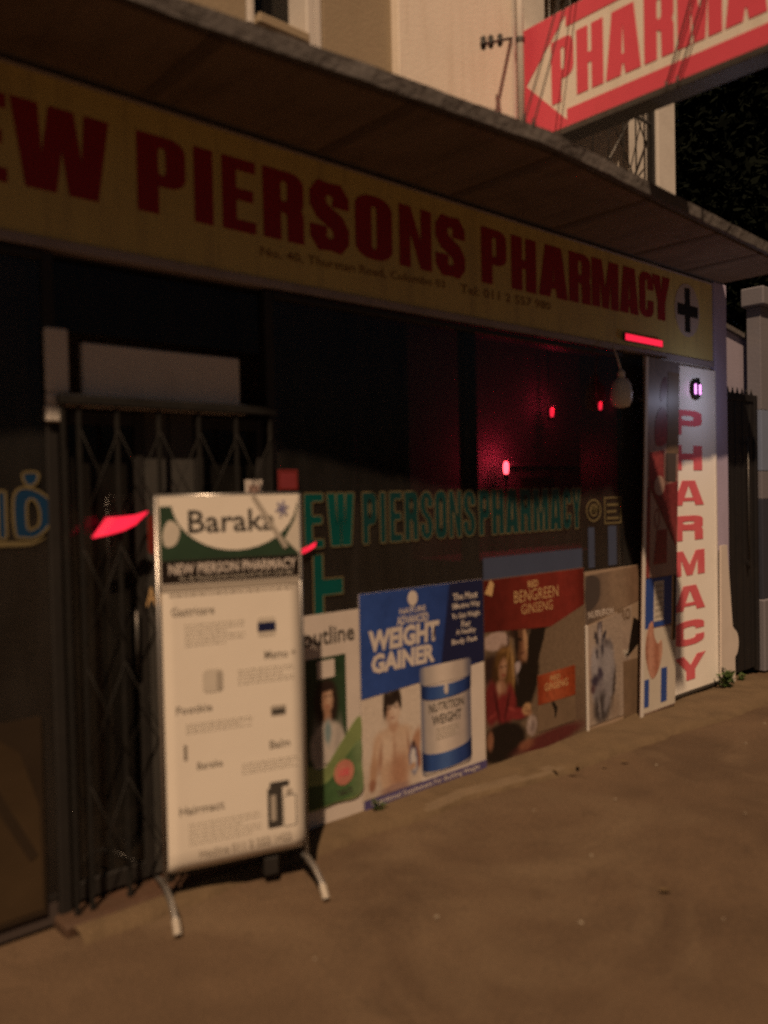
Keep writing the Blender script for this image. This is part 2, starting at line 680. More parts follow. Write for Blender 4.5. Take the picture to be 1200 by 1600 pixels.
M = dict(
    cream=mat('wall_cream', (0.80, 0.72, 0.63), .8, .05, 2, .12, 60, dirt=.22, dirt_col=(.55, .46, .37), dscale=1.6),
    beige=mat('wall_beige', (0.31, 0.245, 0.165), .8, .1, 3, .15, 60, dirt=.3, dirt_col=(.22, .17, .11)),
    white=mat('white_paint', (0.62, 0.58, 0.54), .6, .06, 4, .05, 40, dirt=.3, dirt_col=(.3, .26, .22)),
    lilac=mat('pillar_paint', (0.40, 0.35, 0.48), .7, .08, 3, .1, 50, dirt=.25, dirt_col=(.2, .16, .16)),
    concrete=mat('canopy_concrete', (0.105, 0.095, 0.092), .9, .35, 6, .6, 30, dirt=.8, dirt_col=(.06, .05, .045)),
    soffit=mat('soffit_sheet', (0.165, 0.118, 0.086), .85, .2, 2.5, .15, 25, dirt=.6, dirt_col=(.07, .045, .03), dscale=2.0),
    soffrib=mat('soffit_rib', (0.105, 0.076, 0.056), .85, .2, 5),
    dark=mat('dark_frame', (0.022, 0.020, 0.019), .45, .3, 6, dirt=.3, dirt_col=(.045, .04, .034)),
    gsteel=mat('gate_dark_steel', (0.014, 0.013, 0.012), .65, .3, 12, .1, 80, spec=.2, dirt=.5, dirt_col=(.03, .025, .02), dscale=9),
    steel=mat('gate_steel', (0.10, 0.095, 0.09), .4, .25, 12, .1, 80, metal=.5, dirt=.5, dirt_col=(.05, .03, .02), dscale=12),
    black=mat('black_metal', (0.012, 0.011, 0.012), .5, .3, 8, dirt=.3, dirt_col=(.03, .025, .02)),
    interior=mat('interior_wall', (0.34, 0.30, 0.28), .8, .1, 3),
    intdark=mat('interior_dark', (0.06, 0.045, 0.04), .8, .2, 3),
    floor=mat('interior_floor', (0.10, 0.08, 0.06), .5, .2, 4),
    step=mat('red_oxide_step', (0.070, 0.036, 0.021), .75, .25, 6, .3, 40, dirt=.6, dirt_col=(.06, .045, .03)),
    yellow=mat('fascia_yellow', (0.54, 0.44, 0.17), .5, .12, 2.2, .06, 8, dirt=.5, dirt_col=(.40, .30, .16), dscale=1.3),
    fedge=mat('fascia_edge', (0.30, 0.26, 0.27), .5, .2, 6, dirt=.5, dirt_col=(.15, .12, .10)),
    maroon=mat('letter_maroon', (0.27, 0.014, 0.022), .5, .15, 5),
    red=mat('sign_red', (0.70, 0.085, 0.13), .5, .08, 3, dirt=.2, dirt_col=(.5, .07, .08)),
    signwhite=mat('sign_white', (0.76, 0.70, 0.62), .5, .06, 3, dirt=.25, dirt_col=(.52, .45, .36)),
    paper=mat('banner_paper', (0.74, 0.68, 0.60), .45, .04, 2.5, .05, 6, dirt=.12, dirt_col=(.5, .42, .33), dscale=2),
    teal=mat('vinyl_teal', (0.0, 0.07, 0.064), .4, .35, 5),
    navyv=mat('vinyl_navy', (0.006, 0.035, 0.09), .4, .2, 8),
    teal_shaded=mat('vinyl_shaded_teal', (0.004, 0.040, 0.041), .4, .35, 5),  # same teal vinyl, darkened in its colour for the letters in shade
    band=mat('frosted_blue_band', (0.055, 0.070, 0.125), .6, .15, 5, dirt=.4, dirt_col=(.04, .05, .08)),
    gold=mat('vinyl_gold', (0.17, 0.135, 0.065), .45, .35, 8),
    ink=mat('print_ink', (0.05, 0.045, 0.04), .5, .2, 9),
    grey=mat('print_grey', (0.38, 0.34, 0.29), .5, .15, 9),
    palegrey=mat('print_pale_grey', (0.56, 0.51, 0.44), .5, .12, 9),
    green=mat('print_green', (0.022, 0.048, 0.027), .5, 0.5, 6),
    lgreen=mat('print_light_green', (0.20, 0.26, 0.10), .5, 0.5, 6),
    blue=mat('print_blue', (0.025, 0.07, 0.30), .4, 0.28, 4, dirt=.2, dirt_col=(.02, .03, .10)),
    navy=mat('print_navy', (0.012, 0.016, 0.06), .4, .2, 5),
    purple=mat('print_purple', (0.09, 0.075, 0.20), .4, 0.3, 8),
    pwhite=mat('print_white', (0.62, 0.55, 0.50), .4, 0.16, 4, dirt=.2, dirt_col=(.45, .37, .30)),
    skin=mat('print_skin', (0.52, 0.34, 0.23), .45, 0.45, 16),
    skin2=mat('print_skin_dark', (0.36, 0.19, 0.11), .45, 0.55, 16),
    skinp=mat('print_skin_pale', (0.58, 0.44, 0.34), .45, 0.32, 11),
    hair=mat('print_hair', (0.03, 0.02, 0.016), .45, .3, 14),
    bhair=mat('print_brown_hair', (0.16, 0.075, 0.02), .45, 0.8, 26),
    pred=mat('print_red', (0.15, 0.018, 0.012), .4, 0.35, 5),
    cloth=mat('print_red_cloth', (0.20, 0.02, 0.02), .45, 0.7, 16),
    orange=mat('print_orange', (0.44, 0.085, 0.025), .4, 0.4, 9),
    brown=mat('print_brown', (0.17, 0.115, 0.075), .45, 0.5, 7),
    tan=mat('print_tan', (0.34, 0.25, 0.18), .45, 0.35, 5),
    pblack=mat('print_black', (0.014, 0.010, 0.008), .4, .3, 8),
    pink=mat('print_pink', (0.50, 0.20, 0.15), .45, 0.4, 12),
    rose=mat('print_rose', (0.34, 0.225, 0.19), .45, 0.35, 7),
    dred=mat('print_dark_red', (0.22, 0.035, 0.04), .45, 0.4, 7),
    slate=mat('print_slate', (0.20, 0.19, 0.22), .45, 0.8, 18),
    gold2=mat('print_gold', (0.55, 0.36, 0.17), .45, .15, 9),
    alu=mat('aluminium', (0.42, 0.40, 0.38), .35, .1, 12, metal=.8),
    cable=mat('cable_black', (0.02, 0.018, 0.016), .6, .2, 9),
    counter=mat('counter_laminate', (0.46, 0.48, 0.52), .5, .06, 4),
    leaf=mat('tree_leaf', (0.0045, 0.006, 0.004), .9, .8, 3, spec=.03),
    bark=mat('tree_bark', (0.05, 0.04, 0.03), .9, .3, 8, .5, 25),
    weed=mat('weed_leaf', (0.05, 0.085, 0.02), .6, .4, 20),
    stone=mat('stone_chip', (0.24, 0.20, 0.15), .9, .2, 30),
    dleaf=mat('dry_leaf', (0.10, 0.065, 0.03), .8, .3, 30),
    ground=ground_mat(),
    apron=mat('apron_concrete', (0.118, 0.080, 0.044), .9, .3, 5, .5, 45, dirt=.7, dirt_col=(.065, .043, .022), dscale=3.5),
    lip=mat('worn_lip', (0.140, 0.100, 0.062), .9, .3, 9, .5, 45, dirt=.8, dirt_col=(.12, .085, .05), dscale=5),
    fadedsheet=mat('faded_sheet', (.030, .020, .012), .5, .5, 3),
    glass=glass_mat('shop_glass', (0.62, 0.62, 0.64)),
    dglass=glass_mat('tinted_glass', (0.30, 0.30, 0.30)),
    nblue=mat('blue_wall_paint', (0.16, 0.20, 0.30), .7, .1, 4, dirt=.3, dirt_col=(.08, .09, .12)),
    pinkwall=mat('pink_wall_paint', (0.30, 0.27, 0.34), .8, .06, 3, .1, 50, dirt=.25, dirt_col=(.22, .18, .2)),
    led=emit('red_led', (1.0, 0.02, 0.06), 1.1),
    bulb=emit('red_bulb', (1.0, 0.07, 0.09), 14.0),
    bulb2=emit('red_bulb_small', (1.0, 0.02, 0.05), 3.0),
    violet=emit('violet_tube', (0.95, 0.35, 0.95), 2.2),
)

# ------------------------------------------------------------------ ground and pavement (the setting)
def spread(near0, near1, step, far0, far1):
    a = []
    x = near0
    while x <= near1 + 1e-6:
        a.append(x)
        x += step
    s = step
    lo = [near0]
    while lo[-1] > far0:
        s *= 1.5
        lo.append(lo[-1] - s)
    s = step
    hi = [a[-1]]
    while hi[-1] < far1:
        s *= 1.5
        hi.append(hi[-1] + s)
    return lo[:0:-1] + a + hi[1:]


gx = spread(-1.0, 9.0, 0.05, -80, 200)
gy = spread(-3.2, 0.4, 0.05, -80, 160)
verts, faces = [], []
for yy in gy:
    for xx in gx:
        n1 = noise.noise(Vector((xx * 1.1, yy * 1.1, 3.0))) * 0.010 + noise.noise(Vector((xx * 4, yy * 4, 7.0))) * 0.0045
        k = 1.0 if (-2 < xx < 10 and -4 < yy < .5) else 0.0
        verts.append((xx, yy, -0.012 + n1 * k))
W = len(gx)
for j in range(len(gy) - 1):
    for i in range(W - 1):
        faces.append((j * W + i, j * W + i + 1, (j + 1) * W + i + 1, (j + 1) * W + i))
me = bpy.data.meshes.new('ground')
me.from_pydata(verts, [], faces)
gr = link('ground', me, M['ground'], None, True)
gr['kind'] = 'structure'

# worn concrete apron along the shopfront, its broken lip facing the street
bm = bmesh.new()
xs = [1.15 + 0.04 * i for i in range(int((6.9 - 1.15) / 0.04))]
prev = None
for x in xs:
    t = (x - 2.4) / 3.5
    e = -0.17 - 0.30 * max(0, min(1, t)) + 0.05 * noise.noise(Vector((x * 1.7, 0, 1))) + 0.022 * noise.noise(Vector((x * 9, 0, 5)))
    hgt = 0.020 + 0.008 * noise.noise(Vector((x * 3, 2, 1)))
    row = [(x, e - 0.035, -0.03), (x, e - 0.012, hgt * .55), (x, e + 0.02, hgt)]
    for q in range(1, 7):
        yy = e + 0.02 + (0.03 - e - 0.02) * q / 6
        row.append((x, yy, hgt + 0.004 * noise.noise(Vector((x * 6, yy * 6, 4))) + 0.002))
    row = [bm.verts.new(p) for p in row]
    if prev:
        for a in range(len(row) - 1):
            f = bm.faces.new((prev[a], row[a], row[a + 1], prev[a + 1]))
            if a in (1, 2) and 2.66 < x < 3.98 and noise.noise(Vector((x * 5, a * .3, 2))) > -.28:
                f.material_index = 1
    prev = row
ap = bm_link('pavement', bm, M['apron'], None, True)
ap.data.materials.append(M['lip'])
ap['kind'] = 'structure'

# ------------------------------------------------------------------ the pharmacy building
B = thing('pharmacy_building', 'two-storey shop building with cream upper wall and deep concrete canopy', 'building', (0, 0, 0))
# upper storey front, cut round the window and the recessed balcony
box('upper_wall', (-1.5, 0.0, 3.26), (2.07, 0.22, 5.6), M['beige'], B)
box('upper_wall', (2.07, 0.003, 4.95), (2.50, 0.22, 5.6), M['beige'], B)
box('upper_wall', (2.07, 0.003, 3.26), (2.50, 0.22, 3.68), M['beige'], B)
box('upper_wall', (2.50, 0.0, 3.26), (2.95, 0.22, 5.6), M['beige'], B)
pw = box('bay_wall', (2.95, -0.05, 3.26), (3.86, 0.22, 5.6), M['cream'], B)
box('corner_trim', (3.862, -0.035, 3.26), (4.19, 0.20, 5.6), M['white'], B)
box('column', (5.52, -0.02, 3.26), (5.76, 0.22, 5.6), M['white'], B)
box('balcony_back_wall', (4.10, 0.80, 3.26), (5.90, 0.92, 5.6), M['cream'], B)
box('balcony_side_wall', (4.02, 0.22, 3.26), (4.14, 0.80, 5.6), M['cream'], B)
box('balcony_floor', (4.14, -0.0, 3.262), (5.76, 0.80, 3.30), M['concrete'], B)
box('lintel', (4.19, 0.0, 5.1), (5.52, 0.2, 5.6), M['cream'], B)
box('upper_roof', (-1.6, -0.25, 5.6), (5.95, 4.2, 5.72), M['concrete'], B)
box('upper_end_wall', (5.76, 0.24, 3.26), (5.88, 4.1, 5.6), M['cream'], B)
# upstairs window
w = box('window', (2.106, 0.12, 3.75), (2.389, 0.13, 4.95), M['dglass'], B, 0)
box('jamb', (2.39, -0.02, 3.69), (2.44, 0.2, 4.95), M['white'], w, .006)
box('jamb', (2.442, -0.012, 3.69), (2.485, 0.2, 4.95), M['white'], w, .006)
box('jamb', (2.075, -0.015, 3.69), (2.105, 0.2, 4.95), M['white'], w, .004)
box('sill', (2.106, -0.05, 3.685), (2.388, 0.2, 3.735), M['beige'], w, .008)
box('sash', (2.107, 0.10, 3.737), (2.388, 0.14, 3.75), M['beige'], w, .002)
box('black_backing', (2.0, 0.3, 3.3), (2.6, 0.36, 5.4), M['black'], w, 0)  # black sheet behind the glass, standing in for the unlit room
# drain pipe beside the arrow sign
pp = tube('drain_pipe', [(3.885, -0.085, 3.27), (3.885, -0.085, 5.6)], 0.022, M['white'], B, 10)
for z in (3.5, 4.2, 4.9):
    bm = bmesh.new()
    add_lathe(bm, [(.027, -.012), (.027, .012)], (3.885, -0.085, z), 12)
    bm_link('pipe_clip', bm, M['steel'], pp)

# canopy: slab with a worn rim, soffit sheets and ribs
bm = bmesh.new()
cx = [-1.5 + 0.05 * i for i in range(160)]
cx = [x for x in cx if x < 6.45] + [6.45]
def overhang(x):
    k = [(-1.6, .63), (1.35, .64), (2.3, .73), (3.2, .80), (4.3, .745), (5.8, .67), (6.6, .65)]
    for (a, oa), (b, ob) in zip(k, k[1:]):
        if x <= b:
            t = (x - a) / (b - a)
            return oa + (ob - oa) * t
    return .65


prev = None
for x in cx:
    oh = overhang(x)
    a = .010 * noise.noise(Vector((x * 5, 0, 0))) + .006 * noise.noise(Vector((x * 17, 3, 0)))
    b_ = .012 * noise.noise(Vector((x * 4, 8, 0))) + .007 * noise.noise(Vector((x * 15, 5, 0)))
    row = [bm.verts.new(p) for p in ((x, 0.0, 3.20), (x, -oh + .045 + a, 3.20), (x, -oh + a, 3.185), (x, -oh - .005 + b_, 3.25 + b_), (x, -oh + .045, 3.265 + b_), (x, 0.0, 3.258))]
    if prev:
        for k in range(5):
            bm.faces.new((prev[k], row[k], row[k + 1], prev[k + 1]))
        bm.faces.new((prev[5], row[5], row[0], prev[0]))
    else:
        bm.faces.new(row)
    prev = row
bm.faces.new(prev[::-1])
canopy = bm_link('canopy', bm, M['concrete'], B)
sx = -1.45
edges_x = [-1.45, -0.35, 0.62, 1.55, 2.42, 3.32, 4.22, 5.12, 5.80, 6.42]
for a, b in zip(edges_x, edges_x[1:]):
    a_, b_ = a + .028, b - .028
    bm = bmesh.new()
    lo_ = [bm.verts.new(q) for q in ((a_, -.07, 3.186), (b_, -.07, 3.186), (b_, -overhang(b_) + .06, 3.186), (a_, -overhang(a_) + .06, 3.186))]
    hi_ = [bm.verts.new((v.co.x, v.co.y, 3.198)) for v in lo_]
    bm.faces.new(lo_)
    bm.faces.new(hi_[::-1])
    for k in range(4):
        bm.faces.new((lo_[k], lo_[(k + 1) % 4], hi_[(k + 1) % 4], hi_[k]))
    bm_link('soffit_panel', bm, M['soffit'], canopy)
for a in edges_x[1:-1]:
    box('soffit_rib', (a - .03, -overhang(a) + .055, 3.180), (a + .03, -0.065, 3.199), M['soffrib'], canopy, .003)

# ground-floor piers and room
box('pier', (5.04, 0.03, 0.0), (5.36, 0.35, 3.2), M['dark'], B)
box('pier', (5.36, 0.02, 0.0), (6.34, 0.35, 3.2), M['white'], B)
box('pillar', (6.34, -0.02, -0.03), (6.535, 0.40, 3.2), M['lilac'], B)
box('side_wall', (6.36, 0.40, 0.0), (6.52, 4.1, 3.2), M['lilac'], B)
box('room_back_wall', (-1.4, 3.2, 0.0), (6.36, 3.3, 3.2), M['interior'], B)
box('room_side_wall', (-1.5, 0.05, 0.0), (-1.4, 3.3, 3.2), M['interior'], B)
box('room_ceiling', (-1.5, 0.05, 2.92), (6.36, 3.2, 2.98), M['interior'], B)
box('room_floor', (-1.5, 0.10, -0.02), (6.36, 3.2, 0.03), M['floor'], B)
box('lintel_beam', (-1.5, 0.045, 2.52), (5.04, 0.22, 3.2), M['dark'], B)
box('door_step', (1.12, -0.11, -0.02), (2.20, 0.10, 0.035), M['step'], B, .012)

# ------------------------------------------------------------------ shopfront glazing, one thing for each bay
def bay(label, x0, x1, z0=0.30, z1=2.52, mull=(), riser=True, tint='glass'):
    t = thing('shop_window', label, 'window', (x0, 0, 0))
    wd = x1 - x0
    box('pane', (0.001, 0.0, z0), (wd - 0.001, 0.006, z1 - .031), M[tint], t, 0)
    box('head_rail', (0, -0.02, z1 - .03), (wd, 0.04, z1), M['dark'], t)
    box('sill_rail', (0, 0.001, z0 - .03), (wd, 0.04, z0), M['dark'], t)
    if riser:
        box('stall_riser', (0.0, 0.004, 0.0), (wd, 0.10, z0 - .03), M['intdark'], t)
    for m_ in mull:
        box('mullion', (m_[0] - x0 + .001, 0.008, z0), (m_[1] - x0, 0.045, z1 - .03), M['dark'], t)
    return t


win_l = bay('shop window with blue Sinhala lettering left of the door', -1.4, 1.14, .12, mull=((1.10, 1.14),))
win_m = bay('shop window behind the weight gainer poster, with half the teal name', 2.17, 3.44, mull=((2.17, 2.20), (2.64, 2.66)))
win_r = bay('right-hand shop window glowing red above the ginseng poster', 3.44, 5.04, mull=((3.44, 3.56), (4.985, 5.04)))

# teal name across both right windows
def name_letters(t, ox, items, m, z0=1.345, z1=1.605):
    for ch, a, b in items:
        letter(ch, a - ox, z0, b - ox, z1, -0.002, m, t, outline=M['gold'], ow=.0055, th=.001)


name_letters(win_m, 2.17, [('N', 2.205, 2.29), ('E', 2.32, 2.435), ('W', 2.455, 2.628)], M['teal'])
name_letters(win_m, 2.17, [('P', 2.678, 2.775), ('I', 2.795, 2.835), ('E', 2.86, 2.95), ('R', 2.965, 3.065), ('S', 3.08, 3.175), ('O', 3.19, 3.285), ('N', 3.30, 3.40)], M['teal_shaded'])
name_letters(win_r, 3.44, [('S', 3.415, 3.515), ('P', 3.545, 3.64), ('H', 3.655, 3.765), ('A', 3.775, 3.90), ('R', 3.91, 4.02), ('M', 4.035, 4.19), ('A', 4.20, 4.325), ('C', 4.335, 4.425), ('Y', 4.43, 4.535)], M['teal_shaded'])
flat('frosted_band', rect(.135, 1.08, 1.10, 1.215), -.001, M['band'], win_r, .0008)
flat('frosted_band', rect(1.17, 1.08, 1.24, 1.345), -.001, M['band'], win_r, .0008)
flat('frosted_band', rect(1.40, 1.08, 1.50, 1.345), -.001, M['band'], win_r, .0008)
# round and square outline emblems after the name
for loops, nm in (([[(x, z) for x, z in ell(1.235, 1.455, .085, .075)], ell(1.235, 1.455, .074, .064)[::-1]], 'round_emblem'), ([ell(1.235, 1.455, .045, .04), ell(1.235, 1.455, .034, .03)[::-1]], 'round_emblem')):
    flat(nm, loops, -0.002, M['gold'], win_r)
sq = flat('square_emblem', [rect(1.36, 1.36, 1.56, 1.54), rect(1.37, 1.37, 1.55, 1.53)[::-1]], -0.002, M['gold'], win_r)
for i in range(3):
    flat('emblem_bar', rect(1.39, 1.39 + i * .045, 1.53 - .03 * (i % 2), 1.405 + i * .045), -0.002, M['gold'], sq)
for i in range(3):
    flat('emblem_stroke', stroke([(1.20 + i * .03, 1.44), (1.215 + i * .03, 1.50), (1.23 + i * .03, 1.46)], .004), -0.0035, M['gold'], win_r)
# the teal letter under the name: upright with one arm
fg = flat('letter', [(.195, .86), (.255, .86), (.255, 1.115), (.375, 1.115), (.375, 1.195), (.255, 1.195), (.255, 1.315), (.195, 1.315)], -0.002, M['teal'], win_m)
lp = [(.195, .86), (.255, .86), (.255, 1.115), (.375, 1.115), (.375, 1.195), (.255, 1.195), (.255, 1.315), (.195, 1.315)]
flat('gold_outline', stroke(lp + lp[:1], .0035), -0.0038, M['gold'], fg)
# Sinhala lettering on the left window: two uprights, a bowl and a hook above it
ox = -1.4
for loops in ([rrect(.905 - ox, 1.462, .945 - ox, 1.63, .012)], [rrect(.962 - ox, 1.462, .990 - ox, 1.635, .01)],
              [blob([(1.02 - ox, 1.48), (1.02 - ox, 1.62), (1.075 - ox, 1.645), (1.145 - ox, 1.60), (1.150 - ox, 1.52), (1.10 - ox, 1.465), (1.05 - ox, 1.462)]), blob([(1.065 - ox, 1.50), (1.065 - ox, 1.59), (1.09 - ox, 1.60), (1.108 - ox, 1.56), (1.105 - ox, 1.51), (1.085 - ox, 1.495)])[::-1]],
              [blob([(1.055 - ox, 1.70), (1.058 - ox, 1.665), (1.08 - ox, 1.652), (1.103 - ox, 1.668), (1.105 - ox, 1.70)])]):
    g = flat('letter', loops, -0.002, M['navyv'], win_l)
    for q in loops:
        flat('gold_outline', stroke(q + q[:1], .0042), -0.0036, M['gold'], g)
flat('letter_base_stroke', blob([(.88 - ox, 1.456), (.99 - ox, 1.452), (1.08 - ox, 1.448), (1.13 - ox, 1.462), (1.08 - ox, 1.436), (.98 - ox, 1.434), (.88 - ox, 1.438)]), -0.002, M['gold'], win_l)

# entrance: white header panel over dark double doors
E = thing('shop_door', 'dark glass double door under a blank white header panel', 'door', (1.14, 0, 0))
box('side_post', (0.0, -0.012, 0.0), (0.045, 0.06, 2.52), M['dark'], E)
box('side_post', (0.985, -0.012, 0.0), (1.03, 0.06, 2.52), M['dark'], E)
box('header_panel', (0.155, 0.012, 2.0), (0.86, 0.05, 2.205), M['white'], E, .006)
box('header_rail', (0.0, -0.035, 1.955), (0.87, 0.05, 1.998), M['white'], E, .006)
box('header_bracket', (0.0, -0.03, 2.0), (0.085, 0.04, 2.24), M['white'], E, .006)
box('header_bracket', (-0.005, -0.034, 1.89), (0.06, 0.0, 1.954), M['white'], E, .006)
box('fanlight', (0.05, 0.02, 2.24), (0.98, 0.026, 2.5), M['dglass'], E, 0)
for a, b in ((0.05, 0.40), (0.63, 0.98)):
    d = box('door_leaf', (a + .04, 0.03, 0.10), (b - .04, 0.038, 1.90), M['dglass'], E, 0)
    for u in (a, b - .04):
        box('stile', (u, 0.015, 0.05), (u + .04, 0.05, 1.94), M['dark'], d)
    box('rail', (a + .041, 0.016, 0.05), (b - .041, 0.05, 0.12), M['dark'], d)
    box('rail', (a + .041, 0.016, 1.89), (b - .041, 0.05, 1.94), M['dark'], d)
    tube('handle', [(b - .06 if a < .3 else a + .06, -0.0, .9), (b - .06 if a < .3 else a + .06, -0.0, 1.15)], .008, M['steel'], d, 8)
for a in (0.402, 0.518):
    box('centre_panel', (a, 0.02, 0.05), (a + .11, 0.05, 1.95), mat('door_grey', (.055, .052, .048), .5, .2, 5), E)

# folding security gate drawn across the entrance
G = thing('folding_gate', 'grey steel folding lattice gate drawn across the entrance', 'gate', (1.15, -0.055, 0.05))
for i, x in enumerate([0.035, 0.055 + .04, 0.245, 0.42, 0.60, 0.78, 0.955]):
    box('upright', (x - .008, -.008, 0), (x + .008, .008, 1.90), M['gsteel'], G, .002)
    box('foot_wheel', (x - .011, -.009, -.008), (x + .011, .009, .0), M['dark'], G, 0)
for i, x in enumerate([0.095, 0.245, 0.42, 0.60, 0.78]):
    x2 = [0.245, 0.42, 0.60, 0.78, 0.955][i]
    for z in (0.10, 0.55, 1.0, 1.45):
        for sgn in (0, 1):
            za, zb = (z, z + .36) if sgn == 0 else (z + .36, z)
            tube('lattice_strip', [(x, -.011 - .004 * sgn, za), (x2, -.011 - .004 * sgn, zb)], .0026, M['gsteel'], G, 5)
box('top_track', (0.02, -.02, 1.905), (0.98, .02, 1.94), M['gsteel'], G, .003)

# ------------------------------------------------------------------ inside the shop
C_ = thing('shop_counter', 'pale grey counter inside the red-lit window', 'counter', (3.75, .30, .03))
box('counter_front', (0, 0, 0), (1.9, .04, 1.10), M['counter'], C_)
box('counter_top', (-.02, -.03, 1.102), (1.92, .50, 1.14), M['counter'], C_)
box('counter_end', (0, .042, 0), (.04, .48, 1.10), M['counter'], C_)
Pn = thing('display_panel', 'grey partition wall behind the counter, glowing red round a lamp', 'partition', (3.72, .74, .03))
box('panel', (0, 0, 0), (2.6, .04, 2.86), mat('partition_grey', (.20, .175, .20), .75, .2, 3), Pn)  # carried to full height, close behind the lamp, to catch its red halo
box('dark_board', (1.12, -.012, 1.42), (1.48, -.001, 1.66), M['intdark'], Pn)
box('shelf_ledge', (.9, -.07, 1.74), (2.5, -.001, 1.765), mat('partition_grey', (.20, .175, .20)), Pn)
box('skirting', (0, -.012, 0), (2.6, -.001, .12), M['dark'], Pn)
Sh = thing('medicine_shelf', 'tall dim shelving unit along the back of the shop', 'shelf', (2.3, 2.6, .03))
for x in (0, 1.3, 2.6):
    box('shelf_side', (x, 0, 0), (x + .03, .4, 2.3), M['interior'], Sh)
for z in (.1, .55, 1.0, 1.4, 1.8, 2.27):
    for x in (.03, 1.33):
        box('shelf_board', (x, .005, z), (x + 1.27, .4, z + .025), M['interior'], Sh)
Cb = thing('wall_cabinet', 'dark cabinet standing inside behind the middle window', 'cabinet', (2.75, 1.3, .03))
box('carcass', (0, 0, 0), (1.05, .4, 1.75), M['intdark'], Cb)
for x in (.02, .53):
    d = box('cabinet_door', (x, -.02, .05), (x + .49, .0, 1.7), mat('cabinet_grey', (.16, .17, .19), .4, .15, 5), Cb)
    box('knob', (x + (.45 if x < .3 else .02), -.035, .9), (x + (.47 if x < .3 else .04), -.021, .98), M['steel'], d, .002)

bxcols = [(.45, .43, .42), (.20, .25, .42), (.42, .20, .18), (.25, .36, .28), (.5, .44, .25)]
for i in range(14):
    z = .03 + (1.0, 1.4, 1.8)[i % 3] + .026
    x = 2.37 + (i * .183) % 2.4
    hh = random.uniform(.14, .28)
    o = box('medicine_box', (-.06, -.05, 0), (.06, .05, hh), mat('carton%d' % (i % 5), bxcols[i % 5], .5, .1, 8), None, .003)
    o.location = (x, 2.75, z)
    tag(o, 'small medicine carton on the dim shelves at the back of the shop', 'box', 'cartons on the back shelves')


def red_lamp(loc, label, r, m, watt):
    t = thing('indicator_lamp', label, 'lamp', loc)
    bm = bmesh.new()
    add_lathe(bm, [(r * .3, -r * 2.4), (r * .8, -r * 1.8), (r, -r * .6), (r, r * 1.0), (r * .8, r * 1.9), (r * .3, r * 2.4)], (0, 0, 0), 14)
    bm_link('bulb', bm, m, t, True)
    bm = bmesh.new()
    add_lathe(bm, [(r * .9, -r * 4), (r * .9, -r * 2.2), (r * .5, -r * 2.1)], (0, 0, 0), 12)
    bm_link('base', bm, M['dark'], t, True)
    ld = bpy.data.lights.new('red_glow', 'POINT')
    ld.energy = watt
    ld.color = (1.0, .03, .07)
    ld.shadow_soft_size = r
    lo = bpy.data.objects.new('red_glow', ld)
    COL.objects.link(lo)
    lo.parent = t
    lo.location = (0, -r * 1.6, r * 2.6)
    return t


red_lamp((4.54, .62, 1.755), 'bright red lamp glowing in front of the pale partition', .02, M['bulb'], 2.6)
red_lamp((5.08, .62, 2.17), 'small red lamp high in the window, left of the hanging white lamp', .016, M['bulb2'], .9)
red_lamp((4.955, .12, 2.165), 'small red lamp seen right beside the hanging white lamp', .013, M['bulb2'], .25)
for o in list(bpy.data.objects):
    if o.name.startswith('indicator_lamp'):
        # slim stand or hanging rod that carries the lamp
        z = o.location.z
        if z < 2:
            tube('stand', [(0, 0, -.075), (0, 0, -(z - 1.17))], .006, M['dark'], o, 8)
        else:
            tube('rod', [(0, .03, -.06), (0, .03, 2.92 - z)], .005, M['dark'], o, 8)

# ------------------------------------------------------------------ fascia sign
def streak(m, amount, col):
    nt = m.node_tree
    n, l = nt.nodes, nt.links
    bs = n['Principled BSDF']
    src = bs.inputs['Base Color'].links[0].from_socket
    tc = n.new('ShaderNodeTexCoord')
    mp = n.new('ShaderNodeMapping')
    mp.inputs['Scale'].default_value = (6, 1, .55)
    l.new(tc.outputs['Object'], mp.inputs[0])
    nz = n.new('ShaderNodeTexNoise')
    nz.inputs['Scale'].default_value = 2.2
    nz.inputs['Detail'].default_value = 7
    l.new(mp.outputs[0], nz.inputs['Vector'])
    mr = n.new('ShaderNodeMapRange')
    mr.inputs[1].default_value = .5
    mr.inputs[2].default_value = .75
    mr.inputs[4].default_value = amount
    l.new(nz.outputs['Fac'], mr.inputs[0])
    mx = n.new('ShaderNodeMix')
    mx.data_type = 'RGBA'
    l.new(mr.outputs[0], mx.inputs[0])
    l.new(src, mx.inputs[6])
    mx.inputs[7].default_value = (*col, 1)
    l.new(mx.outputs[2], bs.inputs['Base Color'])


